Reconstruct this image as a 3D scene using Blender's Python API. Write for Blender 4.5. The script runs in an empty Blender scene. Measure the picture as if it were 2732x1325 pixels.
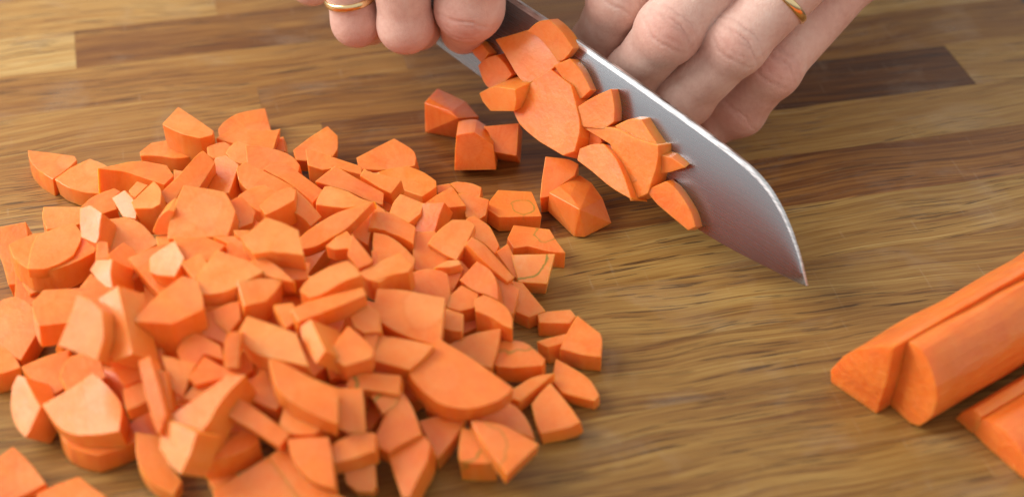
import bpy, bmesh, math, random
import numpy as np
from mathutils import Vector, Matrix

# ------------------------------------------------------------------ camera, world, lamps, exposure
scene = bpy.context.scene
coll = scene.collection
MM = 0.001
PITCH = math.radians(37.14)
CAM_D = 0.435
cam_data = bpy.data.cameras.new("camera")
cam = bpy.data.objects.new("camera", cam_data)
coll.objects.link(cam)
cam.location = (0, -CAM_D * math.cos(PITCH), CAM_D * math.sin(PITCH))
cam.rotation_euler = (math.pi / 2 - PITCH, 0, 0)
cam_data.sensor_width = 36
cam_data.lens = 36 * 4700 / 2732
cam_data.clip_start = 0.01
cam_data.clip_end = 20
cam_data.dof.use_dof = True
cam_data.dof.focus_distance = 0.436
cam_data.dof.aperture_fstop = 9.5
scene.camera = cam

world = bpy.data.worlds.new("World")
scene.world = world
world.use_nodes = True
world.node_tree.nodes["Background"].inputs[0].default_value = (1.0, 0.975, 0.94, 1)
world.node_tree.nodes["Background"].inputs[1].default_value = 0.72

def area(name, loc, target, size, power, color):
    d = bpy.data.lights.new(name, 'AREA')
    d.shape = 'RECTANGLE'; d.size, d.size_y = size; d.energy = power; d.color = color
    o = bpy.data.objects.new(name, d); coll.objects.link(o)
    o.location = loc
    o.rotation_euler = (Vector(target) - Vector(loc)).to_track_quat('-Z', 'Y').to_euler()
    return o
area("window_light", (-0.85, 0.12, 0.62), (-0.03, 0, 0), (0.75, 0.7), 14, (1.0, 0.97, 0.93))

vs = scene.view_settings
vs.view_transform = 'Standard'; vs.look = 'None'; vs.gamma = 1; vs.use_curve_mapping = False
vs.exposure = 0.03
scene.cycles.use_denoising = True
scene.cycles.max_bounces = 8
random.seed(7)
rng = np.random.default_rng(7)

# ------------------------------------------------------------------ helpers
def mesh_obj(name, me, mat=None, parent=None):
    o = bpy.data.objects.new(name, me)
    coll.objects.link(o)
    if mat: me.materials.append(mat)
    if parent: o.parent = parent
    return o

def empty(name, loc=(0, 0, 0)):
    o = bpy.data.objects.new(name, None)
    coll.objects.link(o); o.location = loc; o.empty_display_size = 0.01
    return o

def tag(o, label=None, cat=None, group=None, kind=None):
    if label: o["label"] = label
    if cat: o["category"] = cat
    if group: o["group"] = group
    if kind: o["kind"] = kind
    return o

class NT:
    def __init__(self, name):
        self.m = bpy.data.materials.new(name); self.m.use_nodes = True
        self.t = self.m.node_tree; self.t.nodes.clear()
        self.out = self.add('ShaderNodeOutputMaterial'); self.b = self.add('ShaderNodeBsdfPrincipled')
        self.link(self.b.outputs[0], self.out.inputs[0])
    def add(self, t, **kw):
        n = self.t.nodes.new(t)
        for k, v in kw.items(): setattr(n, k, v)
        return n
    def link(self, a, b): self.t.links.new(a, b)
    def set(self, sock, v):
        if hasattr(v, 'links') or isinstance(v, bpy.types.NodeSocket): self.link(v, sock)
        else: sock.default_value = v
    def math(self, op, a, b=0.0, c=None, clamp=False):
        n = self.add('ShaderNodeMath', operation=op, use_clamp=clamp)
        self.set(n.inputs[0], a); self.set(n.inputs[1], b)
        if c is not None: self.set(n.inputs[2], c)
        return n.outputs[0]
    def noise(self, vec, scale, detail=3, rough=0.5, dist=0.0):
        n = self.add('ShaderNodeTexNoise')
        self.link(vec, n.inputs['Vector'])
        n.inputs['Scale'].default_value = scale; n.inputs['Detail'].default_value = detail
        n.inputs['Roughness'].default_value = rough; n.inputs['Distortion'].default_value = dist
        return n.outputs['Fac']
    def ramp(self, fac, stops, interp='LINEAR'):
        n = self.add('ShaderNodeValToRGB'); self.link(fac, n.inputs[0])
        cr = n.color_ramp; cr.interpolation = interp
        while len(cr.elements) < len(stops): cr.elements.new(0.5)
        for e, (p, c) in zip(cr.elements, stops):
            e.position = p; e.color = (c[0], c[1], c[2], 1) if isinstance(c, (tuple, list)) else (c, c, c, 1)
        return n.outputs[0]
    def mix(self, fac, a, b, mode='MIX'):
        n = self.add('ShaderNodeMix', data_type='RGBA', blend_type=mode)
        self.set(n.inputs[0], fac)
        self.set(n.inputs[6], a if not isinstance(a, tuple) else (*a, 1)); self.set(n.inputs[7], b if not isinstance(b, tuple) else (*b, 1))
        return n.outputs[2]
    def coords(self, scale=(1, 1, 1), loc=(0, 0, 0), kind='Object'):
        tc = self.add('ShaderNodeTexCoord'); mp = self.add('ShaderNodeMapping')
        self.link(tc.outputs[kind], mp.inputs[0])
        mp.inputs['Scale'].default_value = scale; mp.inputs['Location'].default_value = loc
        return mp.outputs[0]
    def attr(self, name):
        n = self.add('ShaderNodeAttribute', attribute_type='OBJECT', attribute_name=name)
        return n.outputs['Fac']
    def bump(self, h, strength, dist):
        n = self.add('ShaderNodeBump'); self.set(n.inputs['Height'], h)
        n.inputs['Strength'].default_value = strength; n.inputs['Distance'].default_value = dist
        self.link(n.outputs[0], self.b.inputs['Normal'])
    def p(self, **kw):
        for k, v in kw.items():
            s = self.b.inputs[k.replace('_', ' ')]
            self.set(s, (*v, 1) if isinstance(v, tuple) and s.type == 'RGBA' else v)

# ------------------------------------------------------------------ materials
def wood_material():
    n = NT("acacia_wood")
    rnd = n.add('ShaderNodeObjectInfo').outputs['Random']
    tc = n.add('ShaderNodeTexCoord')
    off = n.add('ShaderNodeCombineXYZ'); n.link(n.math('MULTIPLY', rnd, 3.7), off.inputs[0]); n.link(n.math('MULTIPLY', rnd, 9.1), off.inputs[2])
    ad = n.add('ShaderNodeVectorMath', operation='ADD'); n.link(tc.outputs['Object'], ad.inputs[0]); n.link(off.outputs[0], ad.inputs[1])
    base = ad.outputs[0]
    # gentle wander of the grain direction inside each plank
    wob = n.noise(base, 14, 2, 0.5)
    sep = n.add('ShaderNodeSeparateXYZ'); n.link(base, sep.inputs[0])
    slant = n.math('MULTIPLY', n.math('SUBTRACT', rnd, 0.5), 0.10)
    v = n.math('ADD', n.math('ADD', sep.outputs[1], n.math('MULTIPLY', wob, 0.012)), n.math('MULTIPLY', sep.outputs[0], slant))
    def sv(su, sw):
        c = n.add('ShaderNodeCombineXYZ')
        n.link(n.math('MULTIPLY', sep.outputs[0], su), c.inputs[0]); n.link(n.math('MULTIPLY', v, sw), c.inputs[1]); n.link(sep.outputs[2], c.inputs[2])
        return c.outputs[0]
    broad = n.noise(sv(9, 130), 1, 3, 0.55)
    mid = n.noise(sv(25, 480), 1, 3, 0.6)
    fine = n.noise(sv(30, 1500), 1, 3, 0.65)
    pore = n.noise(sv(60, 1700), 1, 2, 0.5)
    gate = n.noise(sv(14, 70), 1, 2, 0.5)
    tone = n.attr('tone')
    f = n.math('ADD', n.math('MULTIPLY', n.math('SUBTRACT', broad, 0.5), 0.52), n.math('MULTIPLY', n.math('SUBTRACT', mid, 0.5), 0.50))
    f = n.math('ADD', n.math('ADD', f, n.math('MULTIPLY', n.math('SUBTRACT', fine, 0.5), 0.95)), tone, clamp=True)
    col = n.ramp(f, [(0.0, (0.062, 0.020, 0.004)), (0.25, (0.152, 0.060, 0.012)), (0.5, (0.262, 0.134, 0.030)), (0.75, (0.375, 0.226, 0.062)), (1.0, (0.53, 0.37, 0.145))])
    warm = n.ramp(f, [(0.0, (0.075, 0.022, 0.004)), (0.25, (0.185, 0.064, 0.012)), (0.5, (0.320, 0.140, 0.030)), (0.75, (0.44, 0.235, 0.064)), (1.0, (0.56, 0.37, 0.14))])
    col = n.mix(n.attr('warm'), col, warm)
    pm = n.ramp(pore, [(0.60, 0.0), (0.635, 1.0)])
    gm = n.ramp(gate, [(0.36, 0.12), (0.56, 1.0)])
    pores = n.math('MULTIPLY', pm, gm)
    col = n.mix(n.math('MULTIPLY', pores, 0.78), col, (0.040, 0.013, 0.003))
    # knife scratches and a thin dried film
    scr = n.noise(sv(900, 60), 1, 2, 0.4)
    sm = n.math('MULTIPLY', n.ramp(scr, [(0.70, 0.0), (0.76, 1.0)]), 0.10)
    col = n.mix(sm, col, (0.62, 0.50, 0.34))
    film = n.ramp(n.noise(base, 38, 4, 0.6, 0.4), [(0.52, 0.0), (0.66, 1.0)])
    col = n.mix(n.math('MULTIPLY', film, 0.13), col, (0.46, 0.36, 0.25))
    rough = n.math('ADD', n.math('MULTIPLY', film, -0.20), n.math('ADD', n.math('MULTIPLY', mid, 0.18), 0.38))
    n.p(Base_Color=col, Roughness=rough, Specular_IOR_Level=0.38)
    h = n.math('SUBTRACT', n.math('MULTIPLY', fine, 0.35), n.math('MULTIPLY', pores, 1.0))
    n.bump(h, 0.55, 0.00035)
    return n.m

def carrot_material(name, skin=False, side=False):
    n = NT(name)
    tc = n.add('ShaderNodeTexCoord'); o = tc.outputs['Object']
    rnd = n.add('ShaderNodeObjectInfo').outputs['Random']
    off = n.add('ShaderNodeCombineXYZ'); n.link(n.math('MULTIPLY', rnd, 2.3), off.inputs[0]); n.link(n.math('MULTIPLY', rnd, 5.3), off.inputs[1])
    ad = n.add('ShaderNodeVectorMath', operation='ADD'); n.link(o, ad.inputs[0]); n.link(off.outputs[0], ad.inputs[1]); q = ad.outputs[0]
    big = n.noise(q, 160, 3, 0.55)
    fib = n.noise(q, 900, 3, 0.6)
    pale = n.attr('pale')
    f = n.math('ADD', n.math('ADD', n.math('MULTIPLY', n.math('SUBTRACT', big, 0.5), 0.85), n.math('MULTIPLY', n.math('SUBTRACT', fib, 0.5), 0.34)), n.math('ADD', pale, n.math('MULTIPLY', n.math('SUBTRACT', rnd, 0.5), 0.28)), clamp=True)
    col = n.ramp(f, [(0.0, (0.74, 0.108, 0.005)), (0.45, (0.89, 0.208, 0.021)), (0.8, (0.91, 0.315, 0.074)), (1.0, (0.92, 0.45, 0.18))])
    if side: col = n.ramp(f, [(0.0, (0.74, 0.115, 0.003)), (0.45, (0.90, 0.225, 0.016)), (0.8, (0.92, 0.33, 0.055)), (1.0, (0.92, 0.44, 0.14))])
    speck = n.ramp(n.noise(q, 2600, 2, 0.6), [(0.35, 0.0), (0.7, 1.0)])
    col = n.mix(n.math('MULTIPLY', speck, 0.14), col, (0.93, 0.40, 0.14))
    # core ring: the object origin is the middle of the carrot's core
    sep = n.add('ShaderNodeSeparateXYZ'); n.link(o, sep.inputs[0])
    cx, cy = n.attr('core_x'), n.attr('core_y')
    dx = n.math('SUBTRACT', sep.outputs[0], cx); dy = n.math('SUBTRACT', sep.outputs[1], cy)
    r = n.math('SQRT', n.math('ADD', n.math('MULTIPLY', dx, dx), n.math('MULTIPLY', dy, dy)))
    r = n.math('ADD', r, n.math('MULTIPLY', n.math('SUBTRACT', big, 0.5), 0.0045))
    cr = n.attr('core_r'); cs = n.attr('core_s')
    # fibres radiate from the core; the flesh deepens towards the outside
    ang = n.math('ARCTAN2', dy, dx)
    pv = n.add('ShaderNodeCombineXYZ'); n.link(n.math('MULTIPLY', ang, 9.0), pv.inputs[0]); n.link(n.math('MULTIPLY', r, 160.0), pv.inputs[1]); n.link(n.math('MULTIPLY', rnd, 20.0), pv.inputs[2])
    ray = n.ramp(n.noise(pv.outputs[0], 1.0, 3, 0.6), [(0.35, 0.0), (0.65, 1.0)])
    col = n.mix(n.math('MULTIPLY', ray, 0.20), col, (0.93, 0.37, 0.115))
    outw = n.math('MULTIPLY', n.math('SUBTRACT', r, cr), 130, clamp=True)
    col = n.mix(n.math('MULTIPLY', outw, 0.18), col, (0.83, 0.165, 0.012))
    ring = n.math('SUBTRACT', 1.0, n.math('MULTIPLY', n.math('ABSOLUTE', n.math('SUBTRACT', r, cr)), 1500), clamp=True)
    inside = n.math('MULTIPLY', n.math('SUBTRACT', cr, r), 1400, clamp=True)
    col = n.mix(n.math('MULTIPLY', inside, n.math('MULTIPLY', cs, 0.32)), col, (0.86, 0.36, 0.13))
    col = n.mix(n.math('MULTIPLY', ring, n.math('MULTIPLY', cs, 0.30)), col, (0.72, 0.16, 0.02))
    g = n.attr('green')
    gring = n.math('SUBTRACT', 1.0, n.math('MULTIPLY', n.math('ABSOLUTE', n.math('SUBTRACT', r, cr)), 2200), clamp=True)
    gring = n.math('MULTIPLY', gring, n.ramp(n.noise(q, 110, 2, 0.5), [(0.30, 0.45), (0.50, 1.0)]))
    col = n.mix(n.math('MULTIPLY', gring, g, clamp=True), col, (0.20, 0.23, 0.025))
    n.p(Base_Color=col, Roughness=n.math('ADD', 0.27, n.math('MULTIPLY', fib, 0.24)), Specular_IOR_Level=0.42)
    n.b.subsurface_method = 'RANDOM_WALK'
    n.p(Subsurface_Weight=0.75, Subsurface_Scale=0.0028)
    n.b.inputs['Subsurface Radius'].default_value = (1.0, 0.40, 0.12)
    wet = n.ramp(n.noise(q, 75, 3, 0.5), [(0.42, 0.0), (0.62, 1.0)])
    n.link(n.math('MULTIPLY', wet, 0.45), n.b.inputs['Coat Weight']); n.b.inputs['Coat Roughness'].default_value = 0.16
    h = n.math('ADD', n.math('MULTIPLY', fib, 0.5), n.math('MULTIPLY', big, 0.8))
    if skin:      # marks of the peeler along the stick and ragged fibres
        sc = n.add('ShaderNodeVectorMath', operation='MULTIPLY'); n.link(q, sc.inputs[0]); sc.inputs[1].default_value = (420, 420, 90)
        h = n.math('ADD', h, n.math('MULTIPLY', n.noise(sc.outputs[0], 1, 3, 0.6), 2.2))
    n.bump(h, 0.4 if not skin else 0.5, 0.0005)
    return n.m

def skin_material():
    n = NT("skin")
    o = n.coords()
    big = n.noise(o, 90, 3, 0.6)
    fine = n.noise(o, 700, 3, 0.6)
    kn = n.add('ShaderNodeAttribute', attribute_type='GEOMETRY', attribute_name='flush').outputs['Fac']
    f = n.math('ADD', n.math('MULTIPLY', big, 0.55), n.math('MULTIPLY', fine, 0.25))
    col = n.ramp(f, [(0.2, (0.62, 0.33, 0.265)), (0.42, (0.77, 0.50, 0.41)), (0.62, (0.86, 0.65, 0.55))])
    col = n.mix(n.math('MULTIPLY', kn, 0.55), col, (0.62, 0.22, 0.165))
    n.p(Base_Color=col, Roughness=n.math('ADD', 0.42, n.math('MULTIPLY', fine, 0.2)), Specular_IOR_Level=0.38)
    n.b.subsurface_method = 'RANDOM_WALK_SKIN'
    n.p(Subsurface_Weight=0.3, Subsurface_Scale=0.0025)
    n.b.inputs['Subsurface Radius'].default_value = (1.0, 0.35, 0.2)
    vo = n.add('ShaderNodeTexVoronoi', feature='DISTANCE_TO_EDGE'); n.link(n.coords((1, 1, 1)), vo.inputs['Vector']); vo.inputs['Scale'].default_value = 1100
    lines = n.ramp(vo.outputs['Distance'], [(0.0, 0.0), (0.12, 1.0)])
    n.bump(n.math('ADD', n.math('MULTIPLY', lines, 0.5), n.math('MULTIPLY', fine, 0.6)), 0.35, 0.0003)
    return n.m

def steel_material():
    n = NT("brushed_steel")
    o = n.coords((40, 2600, 40))
    s = n.noise(o, 1, 3, 0.6)
    cl = n.noise(n.coords((1, 1, 1)), 60, 3, 0.6)
    n.p(Base_Color=n.mix(n.math('MULTIPLY', cl, 0.35), (0.31, 0.322, 0.345), (0.25, 0.26, 0.28)), Metallic=1.0,
        Roughness=n.math('ADD', 0.24, n.math('MULTIPLY', s, 0.06)))
    n.bump(s, 0.02, 0.0001)
    return n.m

def spine_material():
    n = NT("ground_spine_highlight")
    s = n.noise(n.coords((260, 2200, 60)), 1, 2, 0.5)
    k = n.ramp(s, [(0.42, 0.0), (0.58, 1.0)])
    n.p(Base_Color=n.mix(k, (0.58, 0.58, 0.59), (0.78, 0.78, 0.79)), Metallic=1.0, Roughness=n.math('ADD', 0.30, n.math('MULTIPLY', k, 0.12)))  # pale streaked base colour paints in the bright highlights along the spine
    n.bump(s, 0.05, 0.0003)
    return n.m

def simple(name, col, rough, metal=0.0, spread=0.15, scale=300):
    n = NT(name)
    s = n.noise(n.coords(), scale, 3, 0.6)
    dark = tuple(c * (1 - spread) for c in col); lite = tuple(min(1, c * (1 + spread)) for c in col)
    n.p(Base_Color=n.mix(s, dark, lite), Roughness=n.math('ADD', rough - 0.05, n.math('MULTIPLY', s, 0.1)), Metallic=metal)
    n.bump(s, 0.08, 0.0002)
    return n.m

WOOD = wood_material(); CARROT = carrot_material("carrot_flesh"); PEELED = carrot_material("carrot_peeled", True); CARROT_SIDE = carrot_material("carrot_flesh_side", side=True)
SKIN = skin_material(); STEEL = steel_material(); SPINE = spine_material()
GOLD = simple("gold", (0.88, 0.68, 0.36), 0.24, 1.0, 0.06)
BLACK = simple("black_handle", (0.012, 0.012, 0.013), 0.4)
RIVET = simple("rivet_steel", (0.6, 0.6, 0.6), 0.25, 1.0)
TABLE = simple("dark_worktop", (0.018, 0.016, 0.015), 0.45)

# ------------------------------------------------------------------ worktop and board
W = 0.0218; V0 = 0.0452; ANG = math.radians(12.97)
BT = 0.030   # board thickness; board top is z = 0
me = bpy.data.meshes.new("worktop")
me.from_pydata([(-2, -2, -BT), (2, -2, -BT), (2, 2, -BT), (-2, 2, -BT)], [], [(0, 1, 2, 3)])
tag(mesh_obj("worktop", me, TABLE), kind="structure")

board = empty("cutting_board", (0, 0, -BT))
board.rotation_euler = (0, 0, ANG)
tag(board, "large edge-glued wooden chopping board under the carrots and hands", "cutting board")

def plank(u0, u1, v0, v1, tone):
    g = 0.00001
    bm = bmesh.new()
    bmesh.ops.create_cube(bm, size=1)
    for v in bm.verts:
        v.co = ((u0 + g if v.co.x < 0 else u1 - g), (v0 + g if v.co.y < 0 else v1 - g), (0 if v.co.z < 0 else BT))
    ed = [e for e in bm.edges if all(v.co.z > BT * 0.5 for v in e.verts)]
    bmesh.ops.bevel(bm, geom=ed, offset=0.00005, segments=1, affect='EDGES')
    me = bpy.data.meshes.new("plank"); bm.to_mesh(me); bm.free()
    o = mesh_obj("plank", me, WOOD, board)
    o["tone"] = float(tone)
    uc, vc = (max(u0, -0.16) + min(u1, 0.16)) / 2, (v0 + v1) / 2
    o["warm"] = 0.85 if (uc < 0.06 and vc > 0.0) else 0.3 if vc > 0.02 else 0.05
UL, UR = -0.36, 0.1785
# per strip: v index (0 = strip whose near edge is V0), list of (joint u, tone to the left of it)
STRIPS = {
    5: [(-0.12, .60), (0.05, .52), (UR, .62)],
    4: [(-0.060, .72), (0.060, .56), (UR, .60)],
    3: [(-0.102, .82), (0.010, .33), (0.11, .40), (UR, .62)],
    2: [(-0.19, .62), (-0.010, .50), (0.095, .30), (UR, .76)],
    1: [(-0.053, .54), (0.052, .42), (UR, .40)],
    0: [(-0.19, .58), (-0.038, .54), (0.070, .24), (0.1446, .14), (UR, .60)],
    -1: [(-0.16, .56), (-0.055, .58), (0.048, .26), (UR, .62)],
    -2: [(-0.085, .42), (UR, .36)],
    -3: [(-0.145, .56), (-0.03, .42), (UR, .56)],
    -4: [(-0.06, .52), (UR, .52)],
    -5: [(-0.15, .46), (-0.02, .50), (UR, .46)],
    -6: [(-0.05, .52), (UR, .48)],
    -7: [(-0.02, .46), (UR, .44)],
    -8: [(-0.1, .52), (UR, .46)],
}
for k, js in STRIPS.items():
    u = UL
    for (uj, tone) in js:
        plank(u, uj, V0 + k * W, V0 + (k + 1) * W, tone)
        u = uj

# ------------------------------------------------------------------ carrot pieces
def normal_of(a, b):
    a, b = math.radians(a), math.radians(b)
    return Vector((math.sin(b), -math.sin(a) * math.cos(b), math.cos(a) * math.cos(b))).normalized()

def basis(n):
    x = Vector((0, 1, 0)).cross(n).normalized(); y = n.cross(x)
    return Matrix((x, y, n)).transposed()

def round_arcs(pts):
    """Corners of the cut stay sharp; shallow turns are the round outside of the carrot."""
    for _ in range(2):
        m = len(pts)
        if m < 6: return pts
        out = []
        for i in range(m):
            a, b, c = pts[i - 1], pts[i], pts[(i + 1) % m]
            d1, d2 = b - a, c - b
            t = abs(d1.angle_signed(d2, 0.0)) if d1.length > 1e-9 and d2.length > 1e-9 else 0
            if 0.12 < t < 0.58 and min(d1.length, d2.length) > 0.0006:
                out += [b + (a - b) * 0.24, b + (c - b) * 0.24]
            else: out.append(b)
        pts = out
    return pts

def slab_mesh(poly, t, bevel=0.00013):
    """Prism below the cut face z=0, its lower face slightly skewed, edges softened."""
    pts = round_arcs([Vector((x * MM, y * MM)) for x, y in poly])
    c = sum(pts, Vector((0, 0))) / len(pts)
    pts = [c + (p - c) * 1.045 for p in pts]
    k = 1 + random.uniform(-0.03, 0.05); sx, sy = random.uniform(-.5, .5) * MM, random.uniform(-.5, .5) * MM
    bm = bmesh.new()
    top = [bm.verts.new((p.x, p.y, random.uniform(-.12, .12) * MM)) for p in pts]
    bot = [bm.verts.new((c.x + (p.x - c.x) * k + sx, c.y + (p.y - c.y) * k + sy, -t * MM + random.uniform(-.25, .25) * MM)) for p in pts]
    bm.faces.new(top)
    bm.faces.new(bot[::-1])
    m = len(pts)
    for i in range(m):
        bm.faces.new((top[i], bot[i], bot[(i + 1) % m], top[(i + 1) % m]))
    bmesh.ops.recalc_face_normals(bm, faces=bm.faces)
    bmesh.ops.bevel(bm, geom=list(bm.edges), offset=bevel, segments=1, affect='EDGES', clamp_overlap=True)
    me = bpy.data.meshes.new("carrot_piece"); bm.to_mesh(me); bm.free()
    for f in me.polygons:
        f.use_smooth = True; f.material_index = 0 if f.normal.z > 0.9 else 1
    me.set_sharp_from_angle(angle=math.radians(22))
    return me

def carrot_props(o, core=(0, 0), r=5.5, green=0.0, pale=0.45, cs=0.45):
    o["core_x"] = core[0] * MM; o["core_y"] = core[1] * MM; o["core_r"] = r * MM
    o["green"] = float(green); o["core_s"] = float(cs); o["pale"] = float(pale)

def carrot_piece(loc, mat3, poly, t, label, group=None, name="carrot_piece", **kw):
    o = mesh_obj(name, slab_mesh(poly, t), CARROT); o.data.materials.append(CARROT_SIDE)
    o.matrix_world = Matrix.Translation(Vector(loc) * MM) @ mat3.to_4x4()
    carrot_props(o, **kw)
    tag(o, label, "carrot piece", group)
    return o
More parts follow.
